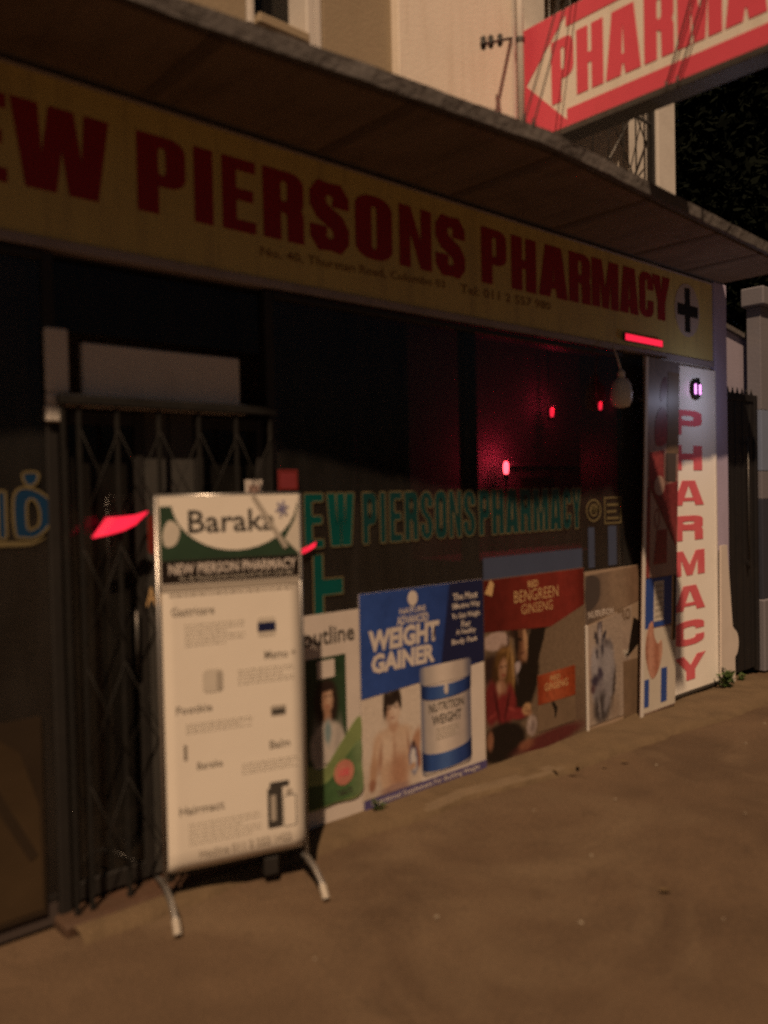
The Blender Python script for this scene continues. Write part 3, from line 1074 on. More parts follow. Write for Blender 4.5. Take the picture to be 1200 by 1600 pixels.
streak(M['yellow'], .55, (.30, .23, .12))
streak(M['cream'], .45, (.55, .45, .35))
streak(M['signwhite'], .35, (.50, .42, .32))
streak(MATS['soffit_sheet'], .5, (.06, .042, .03))
F = thing('fascia_sign', 'long yellow fascia board reading NEW PIERSONS PHARMACY in maroon under the canopy', 'sign', (0, -0.006, 0))
fp = [-1.45, 0.30, 1.9, 3.55, 5.0, 6.33]
for a, b in zip(fp, fp[1:]):
    bm = bmesh.new()
    add_box(bm, a + .001, 0.0, 2.575, b - .001, 0.06, 3.175)
    bm_link('board_panel', bm, M['yellow'], F)
box('edge_trim', (-1.45, -0.012, 2.535), (6.33, 0.055, 2.574), M['fedge'], F, .004)
box('edge_trim', (-1.45, -0.012, 3.176), (6.33, 0.03, 3.186), M['fedge'], F, .002)
wl = [('N', .48, .76), ('E', .80, 1.03), ('W', 1.045, 1.415), ('P', 1.53, 1.745), ('I', 1.785, 1.875), ('E', 1.92, 2.09), ('R', 2.13, 2.355), ('S', 2.39, 2.63), ('O', 2.67, 2.915), ('N', 2.965, 3.20), ('S', 3.23, 3.465),
      ('P', 3.60, 3.82), ('H', 3.865, 4.10), ('A', 4.125, 4.42), ('R', 4.435, 4.67), ('M', 4.685, 5.0), ('A', 5.015, 5.25), ('C', 5.26, 5.45), ('Y', 5.435, 5.68)]
for ch, a, b in wl:
    dz = .013 * (a - 1)
    letter(ch, a, 2.748 + dz, b, 3.064 + dz, -0.001, M['maroon'], F, th=.002)
text('No. 40, Thurstan Road, Colombo 03', 2.11, 2.665, 3.30, 2.715, -0.001, mat('address_print', (.20, .09, .025), .5), F, bold=.010, th=.0012, slope=.03)
text('Tel: 011 2 557 980', 3.42, 2.695, 4.24, 2.745, -0.001, mat('address_print', (.20, .09, .025), .5), F, bold=.010, th=.0012, slope=.01)
cd = flat('emblem_disc', ell(5.93, 2.925, .185, .20, 32), -0.001, mat('emblem_grey', (.44, .37, .33), .5, .1, 6), F, .002)
flat('cross', [(5.89, 2.76), (5.97, 2.76), (5.97, 2.88), (6.09, 2.88), (6.09, 2.965), (5.97, 2.965), (5.97, 3.09), (5.89, 3.09), (5.89, 2.965), (5.78, 2.965), (5.78, 2.88), (5.89, 2.88)], -0.003, M['pblack'], cd, .002)

# red LED message strip clipped below the cross end of the fascia
Ls = thing('led_strip', 'short glowing red strip light clipped along the fascia bottom edge', 'light', (5.03, -0.032, 2.60))
box('housing', (0, 0, 0), (.50, .012, .055), M['dark'], Ls, .002)
for i in range(16):
    box('led_cell', (.008 + i * .0302, -.004, .006), (.008 + i * .0302 + .025, -.0005, .049), M['led'], Ls, 0)

# ------------------------------------------------------------------ arrow sign standing out from the upper wall
A = thing('arrow_sign', 'red and white arrow sign reading PHARMACY projecting from the upper wall', 'sign', (3.95, -0.02, 3.63), -math.pi / 2)
box('sign_box', (0, 0, 0), (1.66, .12, .66), M['signwhite'], A, .004)
box('bottom_tray', (-.01, -.012, -.035), (1.67, .132, -.002), M['steel'], A, .003)
bd = M['red']
# red ground left around a white arrow whose head points at the wall
flat('red_field', [(.005, .005), (.335, .005), (.335, .042), (.055, .328), (.335, .622), (.335, .655), (.005, .655)], -.001, bd, A, .0015)
flat('red_field', [(.337, .005), (1.655, .005), (1.655, .10), (.337, .10)], -.001, bd, A, .0015)
flat('red_field', [(.337, .555), (1.655, .555), (1.655, .655), (.337, .655)], -.001, bd, A, .0015)
for ch, a, b in [('P', .235, .385), ('H', .405, .575), ('A', .59, .80), ('R', .82, .985), ('M', 1.005, 1.235), ('A', 1.25, 1.45), ('C', 1.462, 1.555), ('Y', 1.56, 1.65)]:
    letter(ch, a, .155, b, .505, -.001, bd, A, th=.0015)
for u in (.25, 1.5):
    tube('support_arm', [(u, .06, .66), (u - .05, .06, 1.2)], .012, M['steel'], A)
box('wall_bracket', (-.035, .03, .1), (-.002, .09, .56), M['steel'], A)

# ------------------------------------------------------------------ balcony grille on the upper floor
Bg = thing('balcony_grille', 'thin iron grille with diagonal bars in the upper balcony opening', 'grille', (4.19, .02, 3.30))
for x in (.12, .34, .57, .76, .94, 1.10, 1.26):
    tube('grille_bar', [(x, 0, 0), (x, 0, 1.8)], .006, M['steel'], Bg, 6)
for x, x2, za, zb in ((.57, 1.26, .25, 1.15), (.57, 1.26, 1.15, .25), (.57, 1.26, .75, 1.65), (.57, 1.26, 1.65, .75)):
    tube('diagonal_bar', [(x, .012, za), (x2, .012, zb)], .006, M['steel'], Bg, 6)
for z in (.02, .9, 1.78):
    box('cross_rail', (0, -.008, z - .01), (1.33, .008, z + .01), M['steel'], Bg, .002)
box('end_post', (1.29, -.02, 0), (1.325, .015, 1.8), M['dark'], Bg, .002)

# iron bracket with insulators on the cream wall
Ib = thing('insulator_bracket', 'rusty iron bracket with three insulators reaching out from the cream wall', 'bracket', (3.80, -.05, 4.215))
tube('arm', [(.05, 0, .0), (-.22, -.13, -.16), (-.42, -.23, -.285), (-.56, -.30, -.36)], .008, M['steel'], Ib, 7)
for u in (.42, .72, .95):
    p = (.05 - .61 * u, -.30 * u, -.36 * u)
    bm = bmesh.new()
    add_lathe(bm, [(.007, -.035), (.014, -.025), (.018, 0), (.012, .012), (.016, .022), (.007, .034)], p, 10)
    bm_link('insulator', bm, M['dark'], Ib, True)


def cable(label, pts, r=.006):
    o = thing('cable', label, 'cable', pts[0])
    v = [Vector(p) - Vector(pts[0]) for p in pts]
    fine = []
    for a, b in zip(v, v[1:]):
        for k in range(8):
            t = k / 8
            q = a.lerp(b, t)
            q.z -= .10 * t * (1 - t) * (b - a).length * .25
            fine.append(q)
    fine.append(v[-1])
    tube('wire', fine, r, M['cable'], o, 6)
    bm = bmesh.new()
    add_lathe(bm, [(r * 1.5, -.02), (r * 2, 0), (r * 1.5, .02)], (0, 0, 0), 8)
    bm_link('cable_clip', bm, M['steel'], o)


cable('left of two black cables rising from the canopy rim across the arrow head', [(3.02, -.785, 3.262), (3.53, -.60, 4.03), (4.19, -.36, 4.9), (4.87, -.26, 5.66)], .0045)
cable('right of two black cables rising from the canopy rim across the arrow head', [(3.08, -.79, 3.262), (3.585, -.60, 4.03), (4.25, -.36, 4.9), (4.93, -.26, 5.66)], .0045)
cable('left of two black cables hanging across the middle of the arrow sign', [(3.915, -.98, 3.62), (3.90, -1.13, 4.0), (3.89, -1.25, 4.35), (3.6, -1.58, 5.6)], .0045)
cable('right of two black cables hanging across the middle of the arrow sign', [(3.915, -1.04, 3.62), (3.90, -1.20, 4.0), (3.89, -1.32, 4.35), (3.6, -1.66, 5.6)], .0045)

# ------------------------------------------------------------------ posters along the foot of the windows
def poster(label, x0, x1, z0, z1, paper, y=-0.008):
    t = thing('poster', label, 'poster', (x0, y, z0))
    box('sheet', (0, -.0, 0), (x1 - x0, .004, z1 - z0), M[paper], t, 0)
    return t


# cream and green poster half in the banner's shadow
P1 = poster('cream and green poster headed outline, half hidden by the roll banner', 2.27, 2.635, .022, 1.03, 'pwhite')
text('outline', .02, .86, .335, .945, -.001, M['ink'], P1, bold=.012)
flat('green_panel', rect(.03, .36, .275, .80), -.0008, photo_print('ad_green', 'Z', .3, .8, [(0, (.06, .10, .05)), (1, (.022, .05, .025))], .35, 9), P1)
flat('white_card', rect(.10, .70, .205, .785), -.0022, M['pwhite'], P1)
lady = painted('lady_photo', (.03, .06, .03), [
    (.12, .60, .10, .20, 0, .6, (.018, .035, .02), .8), (.15, .575, .072, .125, 0, .2, (.026, .015, .012), 1),
    (.157, .595, .034, .064, 0, .25, (.38, .22, .145), 1), (.168, .60, .016, .04, 0, .8, (.52, .35, .25), .9), (.147, .61, .009, .004, 0, .6, (.05, .03, .02), 1), (.171, .61, .009, .004, 0, .6, (.05, .03, .02), 1), (.158, .563, .011, .005, 0, .6, (.30, .07, .06), 1), (.155, .655, .045, .022, 0, .4, (.024, .014, .012), 1),
    (.157, .51, .022, .05, 0, .35, (.34, .19, .125), 1), (.157, .37, .105, .12, 0, .16, (.52, .47, .43), 1), (.10, .36, .03, .12, 6, .7, (.34, .31, .29), .8), (.157, .44, .020, .06, 0, .5, (.20, .28, .30), 1), (.215, .37, .02, .10, -8, .8, (.36, .33, .31), .7)], .007, 30)
flat('photograph', rect(.032, .29, .273, .695), -.0022, lady, P1)
flat('green_wave', blob([(.005, .10), (.005, .30), (.12, .27), (.22, .36), (.355, .48), (.358, .30), (.358, .10), (.2, .09)]), -.0058, M['lgreen'], P1)
flat('green_wave', blob([(.005, .10), (.005, .20), (.14, .20), (.26, .30), (.357, .36), (.358, .22), (.358, .105), (.2, .095)]), -.0072, photo_print('wave_green', 'X', 0, .36, [(0, (.03, .075, .03)), (.7, (.07, .14, .055)), (1, (.16, .23, .11))], .2, 7), P1)
flat('pink_disc', ell(.245, .225, .062, .062), -.0086, M['pink'], P1)
text('100', .215, .205, .275, .245, -.0098, M['red'], P1, bold=.02)
text('TABLETS', .20, .115, .295, .145, -.0088, M['ink'], P1, bold=.02)

# blue weight gainer poster
P2 = poster('blue and white poster reading WEIGHT GAINER with a boy and a tub', 2.64, 3.56, .015, 1.10, 'pwhite')
flat('blue_field', [(.0, .56), (.40, .58), (.92, .62), (.92, 1.085), (0, 1.085)], -.0008, photo_print('ad_blue', 'X', 0, .92, [(0, (.030, .075, .30)), (.5, (.024, .060, .25)), (1, (.012, .022, .10))], .18, 4), P2)
flat('navy_panel', [(.57, .66), (.92, .62), (.92, 1.083), (.645, 1.083)], -.0022, M['navy'], P2)
flat('crest', ell(.365, 1.03, .035, .04), -.0024, M['pwhite'], P2)
text('NATURE', .27, .955, .46, .985, -.002, M['pwhite'], P2, bold=.02)
text('ADVANCED', .25, .90, .48, .945, -.002, M['pwhite'], P2, bold=.03)
text('WEIGHT', .055, .785, .56, .895, -.002, M['pwhite'], P2, bold=.05, shear=.05)
text('GAINER', .07, .675, .52, .775, -.002, M['pwhite'], P2, bold=.05, shear=.05)
for i, (s, a, b, z) in enumerate((('The Most', .67, .87, .985), ('Effective Way', .665, .89, .93), ('To Gain Weight', .66, .89, .875), ('For', .735, .81, .83), ('A Healthy', .69, .85, .785), ('Body Fast', .655, .86, .735))):
    text(s, a, z, b, z + .038, -.0034, M['pwhite'], P2, bold=.02)
# the bare-chested boy holding a bottle
boy = painted('boy_photo', (.60, .52, .45), [
    (.05, .10, .30, .10, 0, .8, (.46, .36, .29), .6),
    (.365, .265, .034, .085, -22, .35, (.42, .24, .16), 1), (.385, .19, .022, .06, 8, .4, (.30, .15, .10), 1),
    (.215, .20, .105, .19, 0, .16, (.52, .37, .27), 1), (.21, .335, .135, .055, 0, .3, (.55, .41, .31), 1),
    (.095, .27, .034, .08, -12, .35, (.50, .34, .24), 1), (.072, .18, .026, .075, -8, .4, (.43, .27, .18), 1), (.062, .115, .024, .03, 0, .4, (.30, .15, .10), 1),
    (.245, .14, .06, .12, 0, .7, (.38, .20, .13), .85), (.16, .28, .055, .06, 0, .8, (.64, .52, .42), .8), (.265, .285, .05, .045, 0, .8, (.60, .46, .36), .7),
    (.215, .245, .012, .10, 0, .9, (.38, .22, .15), .6), (.118, .24, .012, .07, -8, .7, (.34, .18, .12), .8), (.318, .26, .010, .07, 8, .7, (.32, .17, .11), .8),
    (.215, .062, .10, .026, 0, .4, (.34, .22, .19), 1),
    (.212, .402, .034, .045, 0, .35, (.44, .28, .20), 1), (.208, .478, .050, .078, 4, .2, (.55, .40, .31), 1), (.222, .462, .026, .045, 0, .8, (.66, .54, .45), .9), (.172, .46, .016, .05, 0, .8, (.40, .25, .18), .8),
    (.203, .545, .060, .050, 0, .22, (.022, .015, .013), 1), (.158, .495, .017, .062, -6, .4, (.03, .02, .016), 1), (.258, .515, .013, .045, 6, .4, (.03, .02, .016), 1), (.20, .515, .035, .016, 12, .5, (.03, .02, .016), .9), (.19, .57, .02, .02, 0, .9, (.10, .075, .06), .6),
    (.19, .484, .013, .005, 0, .6, (.10, .05, .035), .9), (.229, .484, .012, .005, 0, .6, (.10, .05, .035), .9), (.211, .455, .007, .014, 0, .8, (.44, .28, .20), .6), (.209, .433, .016, .005, 0, .7, (.28, .12, .09), .9),
    (.350, .19, .030, .085, 4, .2, (.06, .09, .22), 1), (.350, .185, .021, .066, 4, .25, (.60, .57, .58), 1), (.352, .262, .014, .02, 0, .3, (.10, .06, .05), 1), (.342, .15, .024, .018, 20, .4, (.46, .30, .21), 1)], .010, 26)
flat('photograph', [(.004, .054), (.405, .054), (.405, .576), (.004, .556)], -.0010, boy, P2)
# the tub
tub_white = photo_print('tub_white', 'X', .41, .80, [(0, (.16, .17, .24)), (.12, (.42, .38, .36)), (.4, (.66, .58, .52)), (.8, (.44, .38, .35)), (1, (.12, .12, .17))], .06, 6, warp=.006)
tub_blue = photo_print('tub_blue', 'X', .41, .80, [(0, (.008, .02, .09)), (.2, (.03, .08, .28)), (.45, (.06, .13, .36)), (.8, (.02, .05, .20)), (1, (.005, .012, .06))], .12, 8, warp=.008)
tb = flat('tub', rrect(.41, .075, .80, .60, .03), -.0022, tub_white, P2)
flat('lid', rrect(.405, .555, .805, .655, .02), -.0036, tub_white, tb)
flat('label_band', arc(.606, .50, .194, .035, 180, 360, 12) + arc(.606, .572, .194, .035, 360, 180, 12), -.0048, tub_blue, tb)
flat('base_band', arc(.606, .115, .194, .035, 180, 360, 12) + arc(.606, .215, .194, .045, 360, 180, 12), -.0036, tub_blue, tb)
flat('crest', ell(.60, .515, .016, .03), -.0062, M['pwhite'], tb)
text('NUTRITION', .47, .40, .74, .45, -.0036, M['ink'], tb, bold=.02)
text('WEIGHT', .49, .33, .72, .385, -.0036, M['ink'], tb, bold=.02)
lines_of_print(.52, .24, .70, .31, -.0036, M['grey'], tb, 4)
flat('purple_strip', rect(0.0, 0.0, .92, .052), -.0062, M['purple'], P2)
text('Nutritional Supplement For Building Weight', .05, .010, .86, .043, -.0076, M['pwhite'], P2, bold=.015)

# red ginseng poster
P3 = poster('dark red GINSENG poster with a couple and an orange carton', 3.565, 4.545, .012, 1.09, 'brown')
flat('red_field', [(.0, .78), (.62, .74), (.975, .84), (.975, 1.075), (0, 1.075)], -.0008, photo_print('ad_red', 'X', 0, .975, [(0, (.085, .010, .008)), (.5, (.17, .022, .015)), (.85, (.19, .024, .018)), (1, (.11, .012, .008))], .25, 5), P3)
text('RED', .40, 1.00, .50, 1.04, -.0022, M['gold2'], P3, bold=.02)
text('BENGREEN', .27, .92, .70, .99, -.0022, M['gold2'], P3, bold=-.004)
text('GINSENG', .335, .845, .64, .905, -.0022, M['gold2'], P3, bold=-.004)
flat('yellow_corner', [(.01, 1.0), (.06, 1.075), (.09, 1.05), (.07, .98)], -.0022, M['gold2'], P3)
couple = painted('couple_photo', (.155, .108, .072), [
    (.85, .60, .25, .28, 0, .8, (.185, .13, .088), .8), (.80, .12, .30, .20, 0, .7, (.13, .085, .06), .8),
    (.10, .715, .115, .055, 0, .12, (.40, .30, .27), 1), (.205, .71, .006, .08, 0, .4, (.06, .03, .025), 1), (.05, .56, .12, .09, 0, .4, (.03, .016, .014), 1),
    (.46, .66, .075, .22, -24, .10, (.013, .009, .007), 1), (.36, .47, .13, .20, -14, .15, (.012, .008, .006), 1), (.31, .33, .10, .12, 0, .25, (.013, .009, .007), 1), (.31, .75, .10, .045, 0, .3, (.035, .018, .012), 1), (.52, .77, .11, .04, 0, .3, (.013, .009, .007), 1),
    (.325, .665, .052, .108, 6, .2, (.12, .055, .03), 1), (.366, .69, .020, .090, 4, .5, (.40, .24, .14), 1), (.355, .60, .022, .04, 20, .5, (.30, .16, .095), .9), (.315, .70, .022, .008, -8, .6, (.015, .008, .006), 1), (.347, .655, .012, .03, 8, .6, (.24, .12, .07), .9), (.332, .615, .020, .006, 8, .6, (.07, .02, .015), 1), (.285, .69, .022, .09, 0, .5, (.02, .011, .008), 1),
    (.275, .53, .052, .032, 38, .3, (.40, .33, .34), 1), (.27, .50, .012, .06, 20, .6, (.10, .08, .08), .8),
    (.165, .56, .082, .125, 0, .18, (.105, .052, .017), 1), (.235, .48, .030, .16, -4, .35, (.17, .088, .028), 1), (.09, .46, .030, .14, 6, .4, (.05, .024, .010), 1), (.245, .56, .008, .10, 4, .7, (.42, .27, .12), .8), (.205, .62, .010, .07, -20, .8, (.30, .17, .06), .8), (.18, .655, .05, .014, 0, .8, (.24, .13, .045), .7),
    (.155, .545, .036, .064, -6, .25, (.26, .135, .08), 1), (.17, .56, .018, .035, 0, .8, (.40, .24, .155), .9), (.146, .56, .012, .005, 0, .6, (.03, .015, .012), 1), (.178, .562, .010, .005, 0, .6, (.03, .015, .012), 1), (.163, .51, .014, .006, 0, .6, (.20, .035, .03), 1),
    (.13, .425, .055, .060, 0, .35, (.27, .135, .085), 1), (.12, .44, .022, .03, 0, .8, (.42, .26, .18), .8),
    (.05, .36, .065, .13, 0, .25, (.13, .016, .018), 1), (.17, .31, .10, .095, 0, .25, (.16, .018, .020), 1), (.225, .38, .035, .075, 12, .4, (.17, .022, .022), 1), (.28, .262, .10, .034, -10, .3, (.19, .024, .026), 1),
    (.10, .33, .012, .09, 14, .9, (.03, .005, .006), .9), (.19, .33, .010, .08, -18, .9, (.03, .005, .006), .9), (.06, .29, .03, .012, 20, .9, (.28, .05, .045), .6), (.23, .30, .03, .010, -25, .9, (.30, .055, .05), .6),
    (.14, .12, .22, .115, 0, .15, (.012, .008, .007), 1), (.035, .15, .028, .055, 0, .4, (.22, .10, .06), 1),
    (.37, .275, .042, .036, 0, .35, (.42, .25, .13), 1), (.395, .245, .024, .020, 0, .5, (.30, .16, .09), 1), (.37, .262, .030, .004, -20, .7, (.16, .07, .04), .9), (.36, .285, .028, .003, -20, .7, (.18, .08, .045), .9),
    (.415, .165, .050, .062, 0, .25, (.32, .25, .23), 1), (.42, .155, .026, .035, 0, .6, (.20, .15, .14), 1), (.40, .19, .012, .03, 0, .8, (.46, .38, .36), .8),
    (.60, .05, .34, .050, 3, .35, (.10, .022, .022), 1), (.36, .06, .07, .03, 0, .5, (.22, .085, .05), .8)], .010, 20, .3)
flat('photograph', [(.004, .004), (.972, .004), (.972, .838), (.62, .738), (.004, .778)], -.0010, couple, P3)
cartn = flat('carton', rect(.475, .11, .86, .46), -.0036, M['brown'], P3)
flat('carton_front', [(.475, .275), (.86, .275), (.86, .465), (.475, .455)], -.005, photo_print('carton_orange', 'X', .475, .86, [(0, (.22, .035, .012)), (.4, (.36, .085, .035)), (1, (.24, .04, .012))], .3, 12), cartn)
text('GINSENG', .54, .35, .78, .395, -.0064, M['gold2'], cartn, bold=.01)
text('RED', .60, .405, .70, .435, -.0064, M['gold2'], cartn, bold=.01)
flat('root_mark', stroke([(.62, .27), (.655, .22), (.645, .17)], [.012, .018, .006]), -.005, M['pblack'], cartn)

# pale body-building poster by the pier
P4 = poster('brownish sports supplement poster with a grey figure and PRO print', 4.555, 5.20, .012, 1.06, 'tan')
flat('brown_field', [(0, .70), (.64, .80), (.64, 1.045), (0, 1.02)], -.0008, photo_print('ad_brown', 'X', 0, .64, [(0, (.12, .09, .075)), (.6, (.24, .17, .12)), (1, (.19, .12, .08))], .25, 6), P4)
flat('dark_corner', blob([(.01, .80), (.14, .84), (.17, .95), (.12, 1.01), (.01, 1.0)]), -.0022, M['intdark'], P4)
text('NUTRITION', .03, .74, .32, .785, -.0022, M['pwhite'], P4, bold=.01)
flat('white_field', [(.02, .05), (.02, .69), (.55, .775), (.52, .35), (.40, .05)], -.0008, photo_print('ad_grey', 'Z', .05, .78, [(0, (.20, .15, .12)), (.5, (.32, .25, .21)), (1, (.34, .27, .22))], .22, 6), P4)
text('PRO', .37, .68, .53, .76, -.0022, M['brown'], P4, bold=.03)
text('GYM', .34, .42, .50, .48, -.0022, M['palegrey'], P4, bold=.02)
ath = painted('athlete_photo', (.33, .265, .22), [
    (.10, .60, .14, .10, 0, .8, (.40, .33, .28), .7), (.05, .40, .05, .12, 0, .6, (.42, .30, .23), .8),
    (.155, .66, .030, .075, 0, .3, (.10, .085, .10), 1), (.115, .60, .018, .05, 24, .4, (.025, .023, .04), 1), (.205, .60, .020, .05, -28, .4, (.025, .023, .04), 1), (.158, .61, .014, .06, 0, .6, (.44, .40, .42), .9), (.15, .73, .012, .03, 0, .5, (.12, .07, .06), 1),
    (.19, .34, .145, .24, 0, .22, (.22, .205, .225), 1), (.26, .54, .05, .03, -30, .5, (.05, .04, .045), 1),
    (.10, .44, .05, .10, 10, .5, (.33, .31, .34), .9), (.24, .42, .06, .13, -12, .5, (.30, .28, .30), .9), (.12, .50, .012, .035, 0, .6, (.04, .035, .05), 1), (.185, .52, .014, .04, 0, .6, (.04, .035, .05), 1),
    (.10, .32, .055, .040, 0, .5, (.045, .035, .06), 1), (.155, .36, .030, .05, 20, .5, (.06, .05, .08), 1), (.07, .27, .03, .03, 0, .6, (.09, .05, .06), 1), (.16, .27, .04, .05, 0, .6, (.20, .18, .20), .9),
    (.17, .13, .10, .10, 0, .4, (.05, .042, .045), 1), (.23, .18, .03, .08, -15, .6, (.26, .24, .26), .8), (.14, .15, .014, .08, 10, .7, (.24, .22, .23), .8), (.31, .24, .016, .14, -10, .5, (.07, .055, .05), 1), (.33, .10, .05, .09, 0, .6, (.24, .18, .14), .8)], .022, 30, .35)
flat('photograph', [(.012, .035), (.425, .035), (.425, .735), (.012, .69)], -.0022, ath, P4)
flat('black_wedge', [(.48, .42), (.62, .50), (.63, .66), (.57, .69)], -.0022, M['pblack'], P4)
flat('brown_foot', rect(.43, .015, .63, .40), -.0020, M['brown'], P4)
box('edge_strip', (-.008, -.014, 0), (.008, -.001, .70), M['white'], P4, .002)

# brown poster on the left window foot
P5 = poster('faded brown poster low on the window at the left edge', .35, 1.09, .06, .80, 'fadedsheet', -.008)
flat('tan_shape', [(.0, .70), (.56, .70), (.66, .62), (.725, .40), (.73, .02), (.0, .02)], -.0008, mat('faded_brown', (.050, .032, .016), .5, .6, 2.5), P5)
flat('dark_stroke', stroke([(.52, .60), (.60, .42), (.70, .22)], .018), -.0022, M['fadedsheet'], P5)

# ------------------------------------------------------------------ tall poster board in front of the vertical sign
Tb = thing('poster_board', 'tall narrow board of red and blue posters leaning beside the vertical sign', 'board', (5.08, -.085, .0))


def sk(x, z):
    """the board leans a little to the right"""
    return (x + .055 * z * .95, z)


def skl(pts):
    return [sk(*p) for p in pts]


flat('board', skl(rect(0, .03, .455, 2.5)), .014, photo_print('board_print', 'Z', .9, 2.5, [(0, (.36, .24, .20)), (.45, (.28, .15, .13)), (.8, (.30, .25, .25)), (1, (.20, .17, .17))], .3, 7), Tb, .014)
flat('edge_strip', skl(rect(-.012, .01, .018, 2.5)), .0, M['white'], Tb, .008)
flat('red_shape', skl([(.06, 1.62), (.06, 1.84), (.25, 1.86), (.25, 1.60)]), -.001, photo_print('board_red', 'Z', 1.0, 2.4, [(0, (.24, .05, .05)), (.4, (.17, .03, .035)), (.6, (.26, .05, .055)), (1, (.13, .03, .035))], .4, 14), Tb)
flat('red_shape', skl(blob([(.14, 1.90), (.13, 2.06), (.20, 2.16), (.28, 2.12), (.28, 1.92)])), -.001, photo_print('board_red', 'Z', 1.0, 2.4, [(0, (.24, .05, .05)), (.4, (.17, .03, .035)), (.6, (.26, .05, .055)), (1, (.13, .03, .035))], .4, 14), Tb)
flat('red_shape', skl(blob([(.20, 2.20), (.20, 2.32), (.26, 2.38), (.28, 2.28)])), -.001, photo_print('board_red', 'Z', 1.0, 2.4, [(0, (.24, .05, .05)), (.4, (.17, .03, .035)), (.6, (.26, .05, .055)), (1, (.13, .03, .035))], .4, 14), Tb)
flat('tan_strip', skl(rect(.29, 1.84, .45, 2.42)), -.001, M['brown'], Tb)
flat('dark_strip', skl(rect(.28, 1.64, .42, 1.84)), -.001, M['intdark'], Tb)
flat('red_shape', skl([(.06, 1.62), (.44, 1.16), (.45, 1.64), (.24, 1.61)]), -.0024, photo_print('board_red', 'Z', 1.0, 2.4, [(0, (.24, .05, .05)), (.4, (.17, .03, .035)), (.6, (.26, .05, .055)), (1, (.13, .03, .035))], .4, 14), Tb)  # dark side of the arrow sign's shadow edge, painted on the board
flat('pale_oval', skl(ell(.19, 1.61, .07, .07)), -.0040, M['rose'], Tb)
flat('lit_rose_triangle', skl([(.04, 1.60), (.42, 1.17), (.42, .975), (.04, .975)]), -.0040, M['rose'], Tb)  # paler half below that shadow edge, painted as the lit side
flat('red_strip', skl(rect(.02, .975, .07, 1.60)), -.0052, photo_print('board_red', 'Z', 1.0, 2.4, [(0, (.24, .05, .05)), (.4, (.17, .03, .035)), (.6, (.26, .05, .055)), (1, (.13, .03, .035))], .4, 14), Tb)
cf = flat('red_carton', skl([(.12, 1.06), (.30, 1.06), (.30, 1.30), (.16, 1.30)]), -.0054, photo_print('board_red', 'Z', 1.0, 2.4, [(0, (.24, .05, .05)), (.4, (.17, .03, .035)), (.6, (.26, .05, .055)), (1, (.13, .03, .035))], .4, 14), Tb)
flat('ring_mark', [skl(ell(.16, 1.38, .035, .07)), skl(ell(.16, 1.38, .026, .058))[::-1]], -.0054, photo_print('board_red', 'Z', 1.0, 2.4, [(0, (.24, .05, .05)), (.4, (.17, .03, .035)), (.6, (.26, .05, .055)), (1, (.13, .03, .035))], .4, 14), Tb)
flat('blue_field', skl(rect(.02, .62, .45, .965)), -.001, M['blue'], Tb)
wp = flat('white_panel', skl(rect(.14, .66, .27, .94)), -.0024, M['palegrey'], Tb)
for i in range(6):
    flat('panel_mark', skl(rect(.155, .685 + i * .042, .255, .705 + i * .042)), -.0038, M['grey'], wp)
flat('gold_strip', skl(rect(.385, .50, .40, .965)), -.0024, M['gold2'], Tb)
flat('dark_strip', skl(rect(.402, .50, .44, .965)), -.0024, M['pblack'], Tb)
flat('white_field', skl([(.02, .04), (.45, .04), (.45, .60), (.02, .62)]), -.001, M['palegrey'], Tb)
flat('hand', skl(blob([(.05, .40), (.04, .52), (.08, .64), (.13, .66), (.15, .56), (.20, .50), (.25, .52), (.26, .42), (.20, .30), (.12, .27)])), -.0026, photo_print('hand_photo', 'X', .05, .28, [(0, (.28, .11, .07)), (.35, (.50, .26, .19)), (.7, (.36, .15, .10)), (1, (.52, .30, .22))], .3, 22), Tb)
flat('blue_stripe', skl(rect(.03, .08, .09, .27)), -.0026, M['blue'], Tb)
flat('blue_stripe', skl(rect(.25, .08, .33, .32)), -.0026, M['blue'], Tb)
tube('back_stay', [(.40, .015, 2.2), (.42, .10, 2.25)], .008, M['steel'], Tb)
tube('back_stay', [(.10, .015, 2.2), (.12, .10, 2.25)], .008, M['steel'], Tb)

# ------------------------------------------------------------------ vertical sign on the pier
V = thing('vertical_sign', 'white upright board spelling PHARMACY downwards in red', 'sign', (5.56, -.03, .06))
box('board', (0, 0, 0), (.75, .035, 2.44), mat('lightbox_white', (.90, .86, .80), .4, .05, 3, dirt=.18, dirt_col=(.66, .58, .48)), V, .004)
box('edge_trim', (.735, -.004, 0), (.757, .03, 2.44), M['white'], V, .002)
box('edge_trim', (.0, -.004, -.02), (.735, .03, -.001), M['steel'], V, .002)
for i, ch in enumerate('PHARMACY'):
    z = 1.925 - i * .263
    letter(ch, .075 + .01 * (1 - i / 7), z, .525 if ch not in 'AMY' else .545, z + .185, -.001, mat('faded_sign_red', (.70, .13, .16), .5, .12, 6, dirt=.25, dirt_col=(.75, .3, .3)), V, th=.0015, stroke_w=.72, t=.25)

